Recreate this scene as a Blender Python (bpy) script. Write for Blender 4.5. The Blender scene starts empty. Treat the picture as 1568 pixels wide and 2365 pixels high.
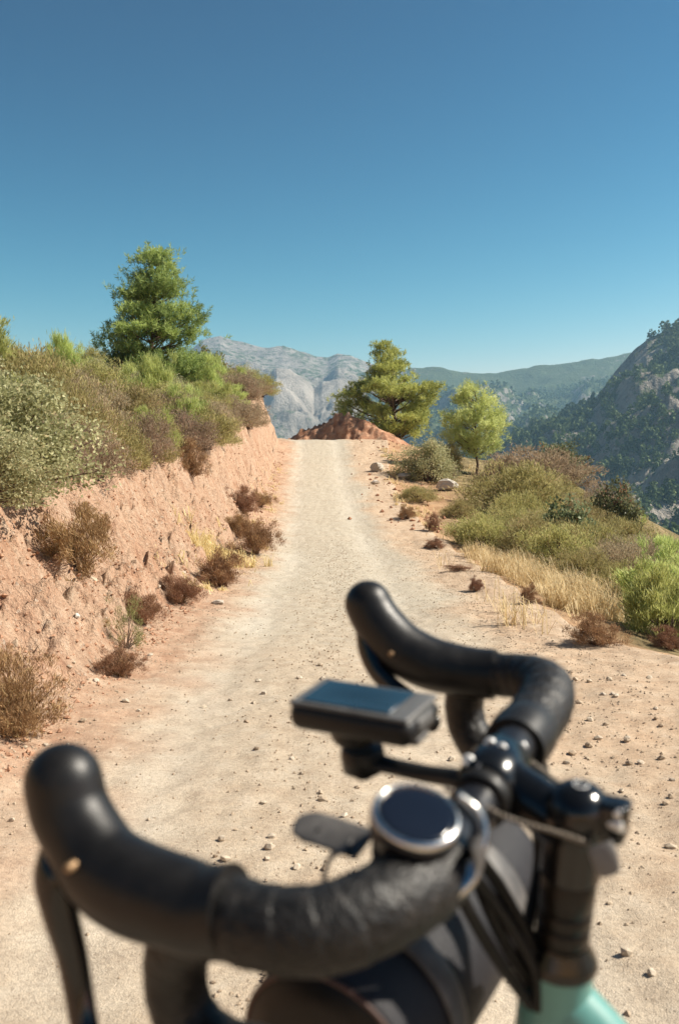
import bpy, math, random
import numpy as np
from mathutils import Vector, Matrix
R_ = math.radians
scene = bpy.context.scene
col = scene.collection

# ------------------------------------------------------------------ camera, sky, sun, exposure
CAM_H, PITCH, LENS = 1.15, R_(2.04), 35.0
cam_d = bpy.data.cameras.new('camera'); cam = bpy.data.objects.new('camera', cam_d); col.objects.link(cam)
cam_d.sensor_fit = 'VERTICAL'; cam_d.sensor_height = 36.0; cam_d.sensor_width = 24.0; cam_d.lens = LENS
cam_d.clip_start = 0.02; cam_d.clip_end = 20000
cam.location = (0, 0, CAM_H); cam.rotation_euler = (R_(90) - PITCH, 0, 0)
cam_d.dof.use_dof = True; cam_d.dof.focus_distance = 9.0; cam_d.dof.aperture_fstop = 6.6
scene.camera = cam

SUN_EL, SUN_AZ = R_(44), R_(4)            # azimuth from +X (right) towards +Y (away)
world = bpy.data.worlds.new('World'); scene.world = world; world.use_nodes = True
wn = world.node_tree.nodes; wl = world.node_tree.links; wn.clear()
sky = wn.new('ShaderNodeTexSky'); sky.sky_type = 'NISHITA'; sky.sun_disc = False
sky.sun_elevation = SUN_EL; sky.sun_rotation = R_(90) - SUN_AZ
sky.altitude = 600; sky.air_density = 1.0; sky.dust_density = 0.3; sky.ozone_density = 2.0
tint = wn.new('ShaderNodeMix'); tint.data_type = 'RGBA'; tint.blend_type = 'MULTIPLY'; tint.inputs[0].default_value = 1
tint.inputs[7].default_value = (0.72 / 2.9, 1.0 / 4.7, 0.92 / 5.5, 1)      # film-like tint, levelled on the horizon
sep = wn.new('ShaderNodeSeparateColor'); com = wn.new('ShaderNodeCombineColor')
for ch, ex in enumerate((4.7, 2.5, 2.15)):                            # deeper, tealer blue than plain air, as on the film
    pw = wn.new('ShaderNodeMath'); pw.operation = 'POWER'; pw.inputs[1].default_value = ex
    wl.new(sep.outputs[ch], pw.inputs[0]); wl.new(pw.outputs[0], com.inputs[ch])
cl = wn.new('ShaderNodeMix'); cl.data_type = 'RGBA'; cl.blend_type = 'DARKEN'; cl.inputs[0].default_value = 1; cl.inputs[7].default_value = (1.5, 1.5, 1.5, 1)
lev = wn.new('ShaderNodeMix'); lev.data_type = 'RGBA'; lev.blend_type = 'MULTIPLY'; lev.inputs[0].default_value = 1; lev.inputs[7].default_value = (7.0, 4.1, 3.9, 1)
bg = wn.new('ShaderNodeBackground'); bg.inputs[1].default_value = 0.088
wo = wn.new('ShaderNodeOutputWorld')
wl.new(sky.outputs[0], tint.inputs[6]); wl.new(tint.outputs[2], sep.inputs[0]); wl.new(com.outputs[0], cl.inputs[6]); wl.new(cl.outputs[2], lev.inputs[6]); wl.new(lev.outputs[2], bg.inputs[0]); wl.new(bg.outputs[0], wo.inputs[0])

sd = bpy.data.lights.new('sun', 'SUN'); sun = bpy.data.objects.new('sun', sd); col.objects.link(sun)
sd.energy = 5.0; sd.angle = R_(0.53); sd.color = (1.0, 0.92, 0.79)
sv = Vector((math.cos(SUN_EL) * math.cos(SUN_AZ), math.cos(SUN_EL) * math.sin(SUN_AZ), math.sin(SUN_EL)))
sun.rotation_euler = sv.to_track_quat('Z', 'Y').to_euler(); sun.location = (20, 10, 30)

vs = scene.view_settings
vs.view_transform = 'Standard'; vs.look = 'None'; vs.gamma = 1.0; vs.use_curve_mapping = False; vs.exposure = 0.95

# ------------------------------------------------------------------ helpers
F0 = 2300.0
CP, SP = math.cos(PITCH), math.sin(PITCH)
def cw(c):                                   # camera-metric (right, up, forward) -> world
    return Vector((c[0], c[2] * CP + c[1] * SP, CAM_H + c[1] * CP - c[2] * SP))
def at(u, v, d):                             # a sight line and its depth in metres -> world point
    return cw(((u - 784) / F0 * d, (1182 - v) / F0 * d, d))
def interp(x, pts):
    p = np.array(pts, float); return np.interp(x, p[:, 0], p[:, 1])
def sstep(a, b, x):
    t = np.clip((x - a) / (b - a), 0, 1); return t * t * (3 - 2 * t)

def perlin(x, y, seed=0):
    x = np.asarray(x, float); y = np.asarray(y, float)
    xi = np.floor(x).astype(np.int64); yi = np.floor(y).astype(np.int64); xf = x - xi; yf = y - yi
    def g(ix, iy, dx, dy):
        h = (ix * 374761393 + iy * 668265263 + seed * 1442695041) & 0xffffffff
        h = ((h ^ (h >> 13)) * 1274126177) & 0xffffffff; h = h ^ (h >> 16)
        a = (h & 0xffff) / 65536.0 * 2 * np.pi
        return np.cos(a) * dx + np.sin(a) * dy
    u = xf ** 3 * (xf * (xf * 6 - 15) + 10); v = yf ** 3 * (yf * (yf * 6 - 15) + 10)
    a = g(xi, yi, xf, yf); b = g(xi + 1, yi, xf - 1, yf); c = g(xi, yi + 1, xf, yf - 1); d = g(xi + 1, yi + 1, xf - 1, yf - 1)
    return (a + (b - a) * u) + ((c + (d - c) * u) - (a + (b - a) * u)) * v
def fbm(x, y, s, octv=4, seed=0, gain=.5, ridged=False):
    o = 0.0; a = 1.0; f = 1.0 / s
    for k in range(octv):
        n = perlin(np.asarray(x) * f, np.asarray(y) * f, seed + k * 17) * 1.5
        if ridged: n = 1 - 2 * np.abs(n)
        o = o + n * a; a *= gain; f *= 2.03
    return o

def mesh_np(name, verts, faces, mats, smooth=True, attrs=None, face_attrs=None, mat_idx=None):
    """faces: (n,3) or (n,4) int array"""
    me = bpy.data.meshes.new(name); verts = np.asarray(verts, np.float32); faces = np.asarray(faces, np.int32)
    n, k = faces.shape
    me.vertices.add(len(verts)); me.vertices.foreach_set('co', verts.ravel())
    me.loops.add(n * k); me.loops.foreach_set('vertex_index', faces.ravel())
    me.polygons.add(n); me.polygons.foreach_set('loop_start', np.arange(0, n * k, k, dtype=np.int32))
    me.polygons.foreach_set('use_smooth', np.full(n, smooth, bool))
    for m in (mats if isinstance(mats, (list, tuple)) else [mats]): me.materials.append(m)
    if mat_idx is not None: me.polygons.foreach_set('material_index', np.asarray(mat_idx, np.int32))
    for nm, dat in (attrs or {}).items():
        a = me.attributes.new(nm, 'FLOAT', 'POINT'); a.data.foreach_set('value', np.asarray(dat, np.float32))
    for nm, dat in (face_attrs or {}).items():
        a = me.attributes.new(nm, 'FLOAT', 'FACE'); a.data.foreach_set('value', np.asarray(dat, np.float32))
    me.update(calc_edges=True)
    return me
def link(name, me, parent=None, loc=None):
    o = bpy.data.objects.new(name, me); col.objects.link(o)
    if parent is not None: o.parent = parent
    if loc is not None: o.location = loc
    return o
def tag(o, label=None, cat=None, group=None, kind=None):
    if label: o['label'] = label
    if cat: o['category'] = cat
    if group: o['group'] = group
    if kind: o['kind'] = kind
    return o
def thing(name, label, cat, loc=(0, 0, 0), group=None):
    o = bpy.data.objects.new(name, None); col.objects.link(o); o.location = loc; o.empty_display_size = .1
    return tag(o, label, cat, group)

class MB:                                    # collects pieces into one mesh (origin subtracted)
    def __init__(self, origin=(0, 0, 0)): self.v = []; self.f3 = []; self.f4 = []; self.n = 0; self.o = np.array(origin, float)
    def add(self, v, f):
        v = np.asarray(v, float) - self.o; f = np.asarray(f, int) + self.n
        self.v.append(v); (self.f4 if f.shape[1] == 4 else self.f3).append(f); self.n += len(v)
    def build(self, name, mat, parent=None, smooth=True, loc=None):
        me = bpy.data.meshes.new(name); fs = []
        for f in self.f3 + self.f4: fs += f.tolist()
        me.from_pydata(np.concatenate(self.v).tolist(), [], fs)
        me.polygons.foreach_set('use_smooth', [smooth] * len(me.polygons)); me.materials.append(mat); me.update()
        return link(name, me, parent, loc)

def catmull(P, n):
    P = np.asarray(P, float)
    if len(P) < 3 or n <= 1: return P
    Q = np.vstack([2 * P[0] - P[1], P, 2 * P[-1] - P[-2]]); out = []
    for i in range(1, len(Q) - 2):
        a, b, c, d = Q[i - 1:i + 3]
        for t in np.linspace(0, 1, n, endpoint=False):
            out.append(.5 * ((2 * b) + (-a + c) * t + (2 * a - 5 * b + 4 * c - d) * t * t + (-a + 3 * b - 3 * c + d) * t ** 3))
    out.append(P[-1]); return np.array(out)
def tube(mb, P, r, seg=20, sub=1, up=(0, 0, 1), caps='flat', wrap=None):
    """swept tube; r scalar, per point, or per point pair (side, up); caps flat / round / none; wrap=(pitch, depth) bar tape overlap"""
    P = np.asarray([tuple(p) for p in P], float); r = np.asarray(r, float)
    if r.ndim == 0: r = np.full((len(P), 2), float(r))
    elif r.ndim == 1: r = np.stack([r, r], 1)
    C = catmull(np.hstack([P, r]), sub) if sub > 1 else np.hstack([P, r])
    P, r = C[:, :3], C[:, 3:]
    T = np.gradient(P, axis=0); T /= np.linalg.norm(T, axis=1)[:, None] + 1e-12
    if caps in ('round', 'round0', 'round1'):
        k = np.sin(np.linspace(0, np.pi / 2, 8)); ck = np.cos(np.linspace(0, np.pi / 2, 8))
        if caps in ('round', 'round1'):
            P = np.vstack([P, P[-1] + T[-1] * (k[1:, None] * r[-1].mean())]); r = np.vstack([r, r[-1] * np.maximum(ck[1:, None], .02)]); T = np.vstack([T, np.repeat(T[-1:], 7, 0)])
        if caps in ('round', 'round0'):
            P = np.vstack([P[0] - T[0] * (k[:0:-1, None] * r[0].mean()), P]); r = np.vstack([r[0] * np.maximum(ck[:0:-1, None], .02), r]); T = np.vstack([np.repeat(T[:1], 7, 0), T])
    u0 = np.array(up, float); N = []
    n = u0 - T[0] * (u0 @ T[0])
    if np.linalg.norm(n) < 1e-6: n = np.array([1, 0, 0.]) - T[0] * T[0][0]
    for t in T:
        n = n - t * (n @ t); n /= np.linalg.norm(n); N.append(n)
    N = np.array(N); B = np.cross(T, N)
    ang = np.linspace(0, 2 * np.pi, seg, endpoint=False)
    rr = np.ones((len(P), seg))
    if wrap:
        s = np.concatenate([[0], np.cumsum(np.linalg.norm(np.diff(P, axis=0), axis=1))])
        ph = (s[:, None] / wrap[0] + ang[None] / (2 * np.pi)) % 1.0
        rr = 1 + wrap[1] * (ph ** 1.5 - .5) - wrap[1] * .6 * np.exp(-((ph - 0.03) / .05) ** 2)
    V = P[:, None] + (B[:, None] * np.cos(ang)[None, :, None] * r[:, None, :1] + N[:, None] * np.sin(ang)[None, :, None] * r[:, None, 1:]) * rr[..., None]
    m = len(P); V = V.reshape(-1, 3)
    i, j = np.meshgrid(np.arange(m - 1), np.arange(seg), indexing='ij'); j2 = (j + 1) % seg
    Fq = np.stack([i * seg + j, i * seg + j2, (i + 1) * seg + j2, (i + 1) * seg + j], -1).reshape(-1, 4)
    mb.add(V, Fq)
    if caps != 'none':
        a = np.arange(seg); b = (a + 1) % seg
        for e, flip in ((0, True), (m - 1, False)):
            c = np.vstack([V[e * seg:(e + 1) * seg], P[e]])
            f = np.stack([a, b, np.full(seg, seg)], 1); mb.add(c, f[:, ::-1] if flip else f)
    return mb
def lathe(mb, base, axis, prof, seg=32, sx=None):
    """prof: list of (distance along the axis, radius) from base"""
    axis = np.array(tuple(axis), float); axis /= np.linalg.norm(axis); base = np.array(tuple(base), float)
    h = np.array([1, 0, 0.]) if abs(axis[0]) < .9 else np.array([0, 1., 0])
    n = np.cross(axis, h); n /= np.linalg.norm(n); b = np.cross(axis, n)
    ang = np.linspace(0, 2 * np.pi, seg, endpoint=False); V = []
    for d, r in prof: V.append(base + axis * d + r * (np.cos(ang)[:, None] * n + np.sin(ang)[:, None] * b))
    V = np.concatenate(V); m = len(prof)
    i, j = np.meshgrid(np.arange(m - 1), np.arange(seg), indexing='ij'); j2 = (j + 1) % seg
    mb.add(V, np.stack([i * seg + j, i * seg + j2, (i + 1) * seg + j2, (i + 1) * seg + j], -1).reshape(-1, 4))
    a = np.arange(seg); c = (a + 1) % seg
    for e in (0, m - 1):
        if prof[e][1] > 1e-5: mb.add(np.vstack([V[e * seg:(e + 1) * seg], base + axis * prof[e][0]]), np.stack([a, c, np.full(seg, seg)], 1))
    return mb
def rbox(mb, c, ax, size, bev=.2, nb=4):
    """rounded box: centre, three unit axes, half sizes, bevel radius"""
    c = np.array(tuple(c)); A = np.array([tuple(a) for a in ax]); s = np.array(size, float); b = min(bev, s.min() * .98)
    prof = []                                    # stacked rounded rectangles along axis 2
    ang = np.linspace(0, np.pi / 2, nb)
    ring = lambda o: np.concatenate([np.stack([sx * (s[0] - b) + (b - o) * np.cos(ang + k * np.pi / 2), sy * (s[1] - b) + (b - o) * np.sin(ang + k * np.pi / 2)], 1) for k, (sx, sy) in enumerate(((1, 1), (-1, 1), (-1, -1), (1, -1)))])
    lay = [(-(s[2] - b) - b * np.cos(a), b * (1 - np.sin(a))) for a in np.linspace(0, np.pi / 2, nb)]
    lay += [(-z, o) for z, o in lay[::-1]]
    V = []
    for z, o in lay:
        q = ring(o); V.append(c + q[:, :1] * A[0] + q[:, 1:] * A[1] + z * A[2])
    k = len(V[0]); V = np.concatenate(V); m = len(lay)
    i, j = np.meshgrid(np.arange(m - 1), np.arange(k), indexing='ij'); j2 = (j + 1) % k
    mb.add(V, np.stack([i * k + j, i * k + j2, (i + 1) * k + j2, (i + 1) * k + j], -1).reshape(-1, 4))
    a = np.arange(k); d = (a + 1) % k
    for e in (0, m - 1):
        r = V[e * k:(e + 1) * k]; mb.add(np.vstack([r, r.mean(0)]), np.stack([a, d, np.full(k, k)], 1))
    return mb

# ------------------------------------------------------------------ materials
class NT:
    def __init__(s, name):
        s.m = bpy.data.materials.new(name); s.m.use_nodes = True; s.t = s.m.node_tree; s.t.nodes.clear()
        s.out = s.n('ShaderNodeOutputMaterial')
    def n(s, k, **kw):
        o = s.t.nodes.new(k)
        for a, b in kw.items(): setattr(o, a, b)
        return o
    def l(s, a, b): s.t.links.new(a, b)
    def noise(s, vec, scale, detail=5, rough=.55, dist=0):
        o = s.n('ShaderNodeTexNoise'); o.inputs['Scale'].default_value = scale; o.inputs['Detail'].default_value = detail
        o.inputs['Roughness'].default_value = rough; o.inputs['Distortion'].default_value = dist
        if vec is not None: s.l(vec, o.inputs['Vector'])
        return o.outputs['Fac']
    def ramp(s, fac, stops):
        o = s.n('ShaderNodeValToRGB'); e = o.color_ramp.elements
        while len(e) < len(stops): e.new(.5)
        for q, (p, c) in zip(e, stops): q.position = p; q.color = (*c, 1) if len(c) == 3 else c
        s.l(fac, o.inputs[0]); return o.outputs[0]
    def mix(s, f, a, b, mode='MIX'):
        o = s.n('ShaderNodeMix', data_type='RGBA', blend_type=mode)
        for sock, v in ((o.inputs[0], f), (o.inputs[6], a), (o.inputs[7], b)):
            if hasattr(v, 'is_linked'): s.l(v, sock)
            elif isinstance(v, (int, float)): sock.default_value = v
            else: sock.default_value = (*v, 1)
        return o.outputs[2]
    def math(s, op, a, b=0.0, clamp=False):
        o = s.n('ShaderNodeMath', operation=op, use_clamp=clamp)
        for sock, v in ((o.inputs[0], a), (o.inputs[1], b)):
            if hasattr(v, 'is_linked'): s.l(v, sock)
            else: sock.default_value = v
        return o.outputs[0]
    def attr(s, nm): return s.n('ShaderNodeAttribute', attribute_name=nm).outputs['Fac']
    def pos(s): return s.n('ShaderNodeNewGeometry').outputs['Position']
    def objco(s): return s.n('ShaderNodeTexCoord').outputs['Object']
    def bump(s, h, strength=.5, dist=.01):
        o = s.n('ShaderNodeBump'); o.inputs['Strength'].default_value = strength; o.inputs['Distance'].default_value = dist
        s.l(h, o.inputs['Height']); return o.outputs[0]
    def bsdf(s, colr, rough=.8, metal=0, normal=None, spec=.5, coat=0, coat_r=.05):
        o = s.n('ShaderNodeBsdfPrincipled')
        if hasattr(colr, 'is_linked'): s.l(colr, o.inputs['Base Color'])
        else: o.inputs['Base Color'].default_value = (*colr, 1)
        if hasattr(rough, 'is_linked'): s.l(rough, o.inputs['Roughness'])
        else: o.inputs['Roughness'].default_value = rough
        o.inputs['Metallic'].default_value = metal; o.inputs['Specular IOR Level'].default_value = spec
        o.inputs['Coat Weight'].default_value = coat; o.inputs['Coat Roughness'].default_value = coat_r
        if normal is not None: s.l(normal, o.inputs['Normal'])
        s.l(o.outputs[0], s.out.inputs[0]); return o

def mat_road():
    t = NT('dirt_gravel'); p = t.pos(); tr = t.attr('track')
    big = t.noise(p, .9, 4); mid = t.noise(p, 7, 6, .65); fine = t.noise(p, 60, 4, .7); grit = t.noise(p, 240, 2, .6)
    pale = t.ramp(mid, [(.3, (.385, .325, .245)), (.55, (.445, .39, .305)), (.78, (.49, .44, .36))])
    earth = t.ramp(mid, [(.3, (.40, .275, .18)), (.55, (.485, .36, .25)), (.78, (.54, .435, .325))])
    f = t.math('ADD', tr, t.math('MULTIPLY', t.math('SUBTRACT', big, .5), .55), True)
    c = t.mix(f, earth, pale)
    red = t.ramp(mid, [(.3, (.30, .165, .10)), (.55, (.42, .275, .185)), (.78, (.50, .385, .285))])
    c = t.mix(t.math('MULTIPLY', t.attr('rut'), .5, True), c, (.54, .495, .415))
    c = t.mix(t.attr('red'), c, red)
    c = t.mix(.55, c, t.ramp(fine, [(.25, (0.216, 0.194, 0.173)), (.5, (.5, .5, .5)), (.75, (.70, .68, .64))]), 'OVERLAY')
    c = t.mix(t.math('MULTIPLY', t.math('GREATER_THAN', grit, .66), .45), c, (0.540, 0.504, 0.446))
    c = t.mix(t.math('MULTIPLY', t.math('LESS_THAN', grit, .33), .35), c, (0.173, 0.108, 0.065))
    h = t.math('ADD', t.math('MULTIPLY', fine, .6), t.math('MULTIPLY', grit, .4))
    t.bsdf(c, .95, normal=t.bump(h, .7, .012), spec=.2); return t.m
def mat_bank():
    t = NT('red_earth'); p = t.pos()
    mp = t.n('ShaderNodeMapping'); mp.inputs['Scale'].default_value = (1, 1, .35); t.l(p, mp.inputs[0])
    a = t.noise(mp.outputs[0], 1.6, 5, .6); b = t.noise(mp.outputs[0], 9, 6, .7, .4); fine = t.noise(p, 45, 4, .7)
    c = t.ramp(b, [(.25, (.23, .11, .062)), (.42, (.40, .235, .15)), (.58, (.49, .325, .22)), (.74, (.57, .455, .345))])
    c = t.mix(t.ramp(a, [(.36, (0, 0, 0)), (.66, (1, 1, 1))]), c, t.mix(.45, c, (.48, .37, .27)))
    c = t.mix(.5, c, t.ramp(fine, [(.25, (.28, .26, .25)), (.5, (.5, .5, .5)), (.75, (.72, .70, .68))]), 'OVERLAY')
    pit_shade = t.noise(p, 95, 3, .6); peb = t.noise(p, 26, 3, .55, .3)
    c = t.mix(t.ramp(pit_shade, [(.60, (0, 0, 0)), (.70, (.7, .7, .7))]), c, (.16, .075, .045))  # shade of small pits put into the colour as dark specks
    c = t.mix(t.ramp(peb, [(.63, (0, 0, 0)), (.68, (.6, .6, .6))]), c, (.56, .47, .37))
    h = t.math('ADD', t.math('ADD', b, t.math('MULTIPLY', fine, .6)), t.math('MULTIPLY', peb, .6))
    t.bsdf(c, .95, normal=t.bump(h, 1.0, .05), spec=.15); return t.m
def mat_mound():
    t = NT('dark_red_earth'); p = t.pos()
    b = t.noise(p, 3.5, 6, .7, .3); fine = t.noise(p, 25, 4, .7)
    c = t.ramp(b, [(.3, (.25, .115, .065)), (.5, (.40, .215, .13)), (.68, (.48, .32, .215)), (.82, (.54, .43, .33))])
    c = t.mix(.4, c, t.ramp(fine, [(.25, (.28, .26, .25)), (.75, (.7, .7, .7))]), 'OVERLAY')
    t.bsdf(c, .95, normal=t.bump(t.math('ADD', b, fine), .8, .05), spec=.15); return t.m
def mat_scrubground():
    t = NT('scrub_ground'); p = t.pos()
    b = t.noise(p, 2.2, 5, .65); fine = t.noise(p, 30, 4, .7); e = t.attr('earth')
    c = t.ramp(b, [(.3, (0.104, 0.084, 0.044)), (.5, (0.192, 0.148, 0.076)), (.7, (0.320, 0.256, 0.136))])
    c = t.mix(t.math('ADD', e, t.math('MULTIPLY', t.math('SUBTRACT', b, .5), .8), True), c, t.ramp(b, [(.3, (0.360, 0.200, 0.112)), (.6, (0.456, 0.296, 0.184)), (.8, (0.512, 0.400, 0.280))]))
    c = t.mix(.5, c, t.ramp(fine, [(.25, (.28, .27, .24)), (.75, (0.576, 0.560, 0.512))]), 'OVERLAY')
    t.bsdf(c, .95, normal=t.bump(fine, .8, .02), spec=.15); return t.m
def mat_mountain():
    t = NT('mountain_rock_and_scrub'); p = t.pos(); rk = t.attr('rock'); wh = t.attr('pale')
    mp = t.n('ShaderNodeMapping'); mp.inputs['Scale'].default_value = (1, 1, .4); t.l(p, mp.inputs[0])
    a = t.noise(mp.outputs[0], .022, 7, .68, .5); b = t.noise(p, .06, 6, .7); d = t.noise(p, .30, 4, .7)
    rock = t.ramp(a, [(.3, (.11, .10, .085)), (.47, (.20, .18, .155)), (.62, (.30, .275, .24)), (.8, (.42, .39, .35))])
    white = t.ramp(a, [(.3, (.20, .175, .15)), (.48, (.37, .33, .285)), (.75, (.50, .455, .40))])
    rock = t.mix(.6, t.mix(wh, rock, white), t.ramp(d, [(.3, (.22, .21, .20)), (.5, (.5, .5, .5)), (.72, (.74, .72, .69))]), 'OVERLAY')
    veg = t.ramp(d, [(.3, (.035, .055, .020)), (.5, (.07, .098, .036)), (.72, (.17, .165, .085))])
    f = t.math('ADD', rk, t.math('MULTIPLY', t.math('SUBTRACT', b, .5), 1.6))
    f = t.ramp(f, [(.42, (0, 0, 0)), (.58, (1, 1, 1))])
    t.bsdf(t.mix(f, veg, rock), .95, normal=t.bump(t.math('ADD', a, t.math('MULTIPLY', d, .3)), 1.0, 14.0), spec=.1); return t.m
def mat_stone(name, stops):
    t = NT(name); p = t.pos(); r = t.n('ShaderNodeObjectInfo').outputs['Random']
    a = t.noise(p, 35, 4, .65)
    c = t.ramp(t.math('ADD', t.math('MULTIPLY', a, .6), t.math('MULTIPLY', r, .4)), stops)
    t.bsdf(c, .9, normal=t.bump(t.noise(p, 120, 3), .4, .004), spec=.25); return t.m
def mat_leaf(name, dark, light, dry=None, trans=.25, rough=.55):
    """leaf to leaf colour comes from the per leaf tone, plant to plant from the object's random value"""
    t = NT(name); tone = t.attr('tone'); r = t.n('ShaderNodeObjectInfo').outputs['Random']
    c = t.mix(tone, dark, light)
    if dry: c = t.mix(t.math('MULTIPLY', t.math('GREATER_THAN', tone, .86), .8), c, dry)
    hs = t.n('ShaderNodeHueSaturation'); t.l(c, hs.inputs['Color'])
    t.l(t.math('ADD', t.math('MULTIPLY', r, .036), .482), hs.inputs['Hue']); t.l(t.math('ADD', t.math('MULTIPLY', r, .34), .85), hs.inputs['Value'])
    b = t.bsdf(hs.outputs[0], rough, spec=.25)
    tr = t.n('ShaderNodeBsdfTranslucent'); t.l(hs.outputs[0], tr.inputs[0])
    mx = t.n('ShaderNodeMixShader'); mx.inputs[0].default_value = trans
    t.l(b.outputs[0], mx.inputs[1]); t.l(tr.outputs[0], mx.inputs[2]); t.l(mx.outputs[0], t.out.inputs[0]); return t.m
def mat_bark():
    t = NT('bark'); p = t.objco(); b = t.noise(p, 14, 5, .7)
    t.bsdf(t.ramp(b, [(.3, (.06, .04, .03)), (.6, (.17, .12, .09)), (.8, (.28, .21, .16))]), .9, normal=t.bump(b, .6, .02), spec=.1); return t.m
def mat_plain(name, c, rough, metal=0, nscale=60, var=.25, bump=.0, bscale=200, coat=0, spec=.5, coat_r=.06, wear=None):
    t = NT(name); p = t.objco(); n = t.noise(p, nscale, 4, .6)
    lo = tuple(x * (1 - var) for x in c); hi = tuple(min(1, x * (1 + var)) for x in c)
    cc = t.ramp(n, [(.3, lo), (.7, hi)])
    if wear: cc = t.mix(t.ramp(t.noise(p, wear[1], 5, .7), [(.5, (0, 0, 0)), (.75, (wear[2],) * 3)]), cc, wear[0])
    rr = t.math('ADD', t.math('MULTIPLY', t.math('SUBTRACT', n, .5), .25), rough, True)
    t.bsdf(cc, rr, metal, t.bump(t.noise(p, bscale, 2), bump, .002) if bump else None, spec, coat, coat_r); return t.m

M = dict(
    road=mat_road(), bank=mat_bank(), mound=mat_mound(), scrub=mat_scrubground(), mountain=mat_mountain(), bark=mat_bark(),
    stone=mat_stone('pale_stone', [(.2, (.30, .215, .145)), (.5, (.43, .345, .25)), (.8, (.54, .475, .385))]),
    clod=mat_stone('earth_clod', [(.2, (0.257, 0.117, 0.062)), (.5, (0.390, 0.218, 0.133)), (.8, (0.468, 0.335, 0.234))]),
    boulder=mat_stone('limestone', [(.2, (0.374, 0.320, 0.257)), (.5, (0.491, 0.445, 0.382)), (.8, (0.577, 0.538, 0.484))]),
    oak=mat_leaf('oak_leaf', (.20, .20, .09), (.56, .53, .30), (.48, .38, .22), .42, .5),
    oakdark=mat_leaf('dark_oak_leaf', (.085, .105, .045), (.31, .325, .175), (.32, .17, .09), .42, .45),
    heath=mat_leaf('heath_twig', (.23, .165, .105), (.50, .40, .26), (.42, .25, .17), .42, .7),
    heathgreen=mat_leaf('green_heath_twig', (.23, .205, .075), (.53, .465, .20), (.46, .33, .19), .42, .7),
    young=mat_leaf('young_pine_needle', (.27, .31, .085), (.60, .63, .24), None, .5, .5),
    pine=mat_leaf('pine_needle', (.095, .140, .042), (.48, .55, .175), None, .48, .5),
    brightpine=mat_leaf('bright_pine_needle', (.160, .210, .052), (.66, .73, .23), None, .5, .5),
    palepine=mat_leaf('pale_pine_needle', (.33, .38, .11), (.68, .72, .30), None, .52, .5),
    brown=mat_leaf('dried_twig', (.150, .078, .040), (.42, .25, .135), (.48, .34, .17), .2, .8),
    grass=mat_leaf('dry_grass_blade', (.52, .38, .17), (.84, .72, .43), None, .42, .6),
    greenish=mat_leaf('green_weed', (.15, .16, .05), (.34, .33, .14), None, .3, .6),
    forest=mat_leaf('forest_canopy', (.040, .060, .022), (.170, .200, .075), None, .2, .8),
    rubber=mat_plain('hood_rubber', (.0095, .0088, .0084), .40, bump=.12, bscale=900, spec=.34, wear=((.04, .034, .03), 30, .2)),
    tape=mat_plain('bar_tape', (.0095, .0088, .0082), .50, bump=1.0, bscale=210, nscale=130, var=.75, spec=.36, wear=((.06, .051, .043), 110, .5)),
    blackgloss=mat_plain('black_gloss', (.006, .006, .006), .20, coat=.0, spec=.5),
    blackmetal=mat_plain('black_anodised', (.014, .014, .016), .32, .2, spec=.4),
    blackplastic=mat_plain('black_plastic', (.010, .0095, .009), .45, spec=.35),
    greyplastic=mat_plain('grey_plastic', (.10, .097, .092), .45, spec=.35),
    silver=mat_plain('silver_metal', (.62, .60, .57), .24, 1.0, var=.1),
    steel=mat_plain('steel_bolt', (.72, .70, .67), .38, .5, var=.1),
    brass=mat_plain('brass_pin', (.30, .19, .10), .55, .5, var=.1),
    screen=mat_plain('computer_screen', (.010, .026, .040), .25, nscale=8, var=.1, spec=.4),  # blue of the reflected sky put into the base colour
    glass=mat_plain('watch_glass', (.007, .010, .018), .14, nscale=8, var=.1, spec=.4),
    strap=mat_plain('strap_silicone', (.075, .070, .067), .5, spec=.35, wear=((.2, .18, .16), 60, .3)),
    carbon=mat_plain('carbon_spacer', (.008, .0065, .005), .32, spec=.3),
    teal=mat_plain('teal_paint', (.105, .265, .238), .40, coat=.15, var=.05, coat_r=.2),
    bag=mat_plain('bag_fabric', (.013, .0125, .016), .55, bump=.5, bscale=700, spec=.28),
    piping=mat_plain('bag_piping', (.085, .042, .032), .6),
    tyre=mat_plain('tyre_rubber', (.014, .0125, .011), .75, spec=.25, wear=((.16, .11, .07), 20, .4)),
    hose=mat_plain('black_hose', (.006, .0055, .0055), .42, spec=.25),
    cord=mat_plain('bead_metal', (.15, .125, .10), .38, .6, var=.3),
    pendant=mat_plain('pendant_grey', (.17, .16, .15), .5, spec=.3, var=.15),
)

# ------------------------------------------------------------------ near ground
ROAD_C = [(-5, -.12), (6, -.12), (13, -.02), (16, -.19), (20, -.31), (25, -.5), (34, -.68), (40, -1.6), (50, -4)]
def zroad(y):
    return interp(y, [(-5, .0), (6, 0), (9, -.01), (11, -.0), (13, .02), (14.5, .06), (16, .13), (18, .28), (20, .47), (22.5, .74), (25, 1.02), (28, 1.42), (30, 1.70), (32, 2.01), (34, 2.33), (35, 2.44), (36.5, 2.50), (38, 2.42), (42, 1.7), (50, -1.5), (62, -9)])
def xfoot(y): return interp(y, [(-5, -1.55), (4.4, -1.5), (6, -1.42), (11, -1.55), (19, -1.58), (30, -1.9), (34, -2.1), (37, -3.2), (62, -9)])
def bankh(y): return interp(y, [(-5, .9), (5, .85), (7, .98), (15, 1.36), (25, 1.75), (30, 1.95), (32, 1.75), (34, .8), (38, .1), (62, 0)])
def bankw(y): return interp(y, [(-5, .85), (6, .85), (10, .8), (15, .78), (22, .62), (30, .5), (62, .5)])
def verge_edge(y): return interp(y, [(-5, 2.3), (6, 2.15), (7.6, 1.75), (14, 1.75), (20, 1.35), (26, 1.25), (34, 1.6), (62, 2)])
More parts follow.
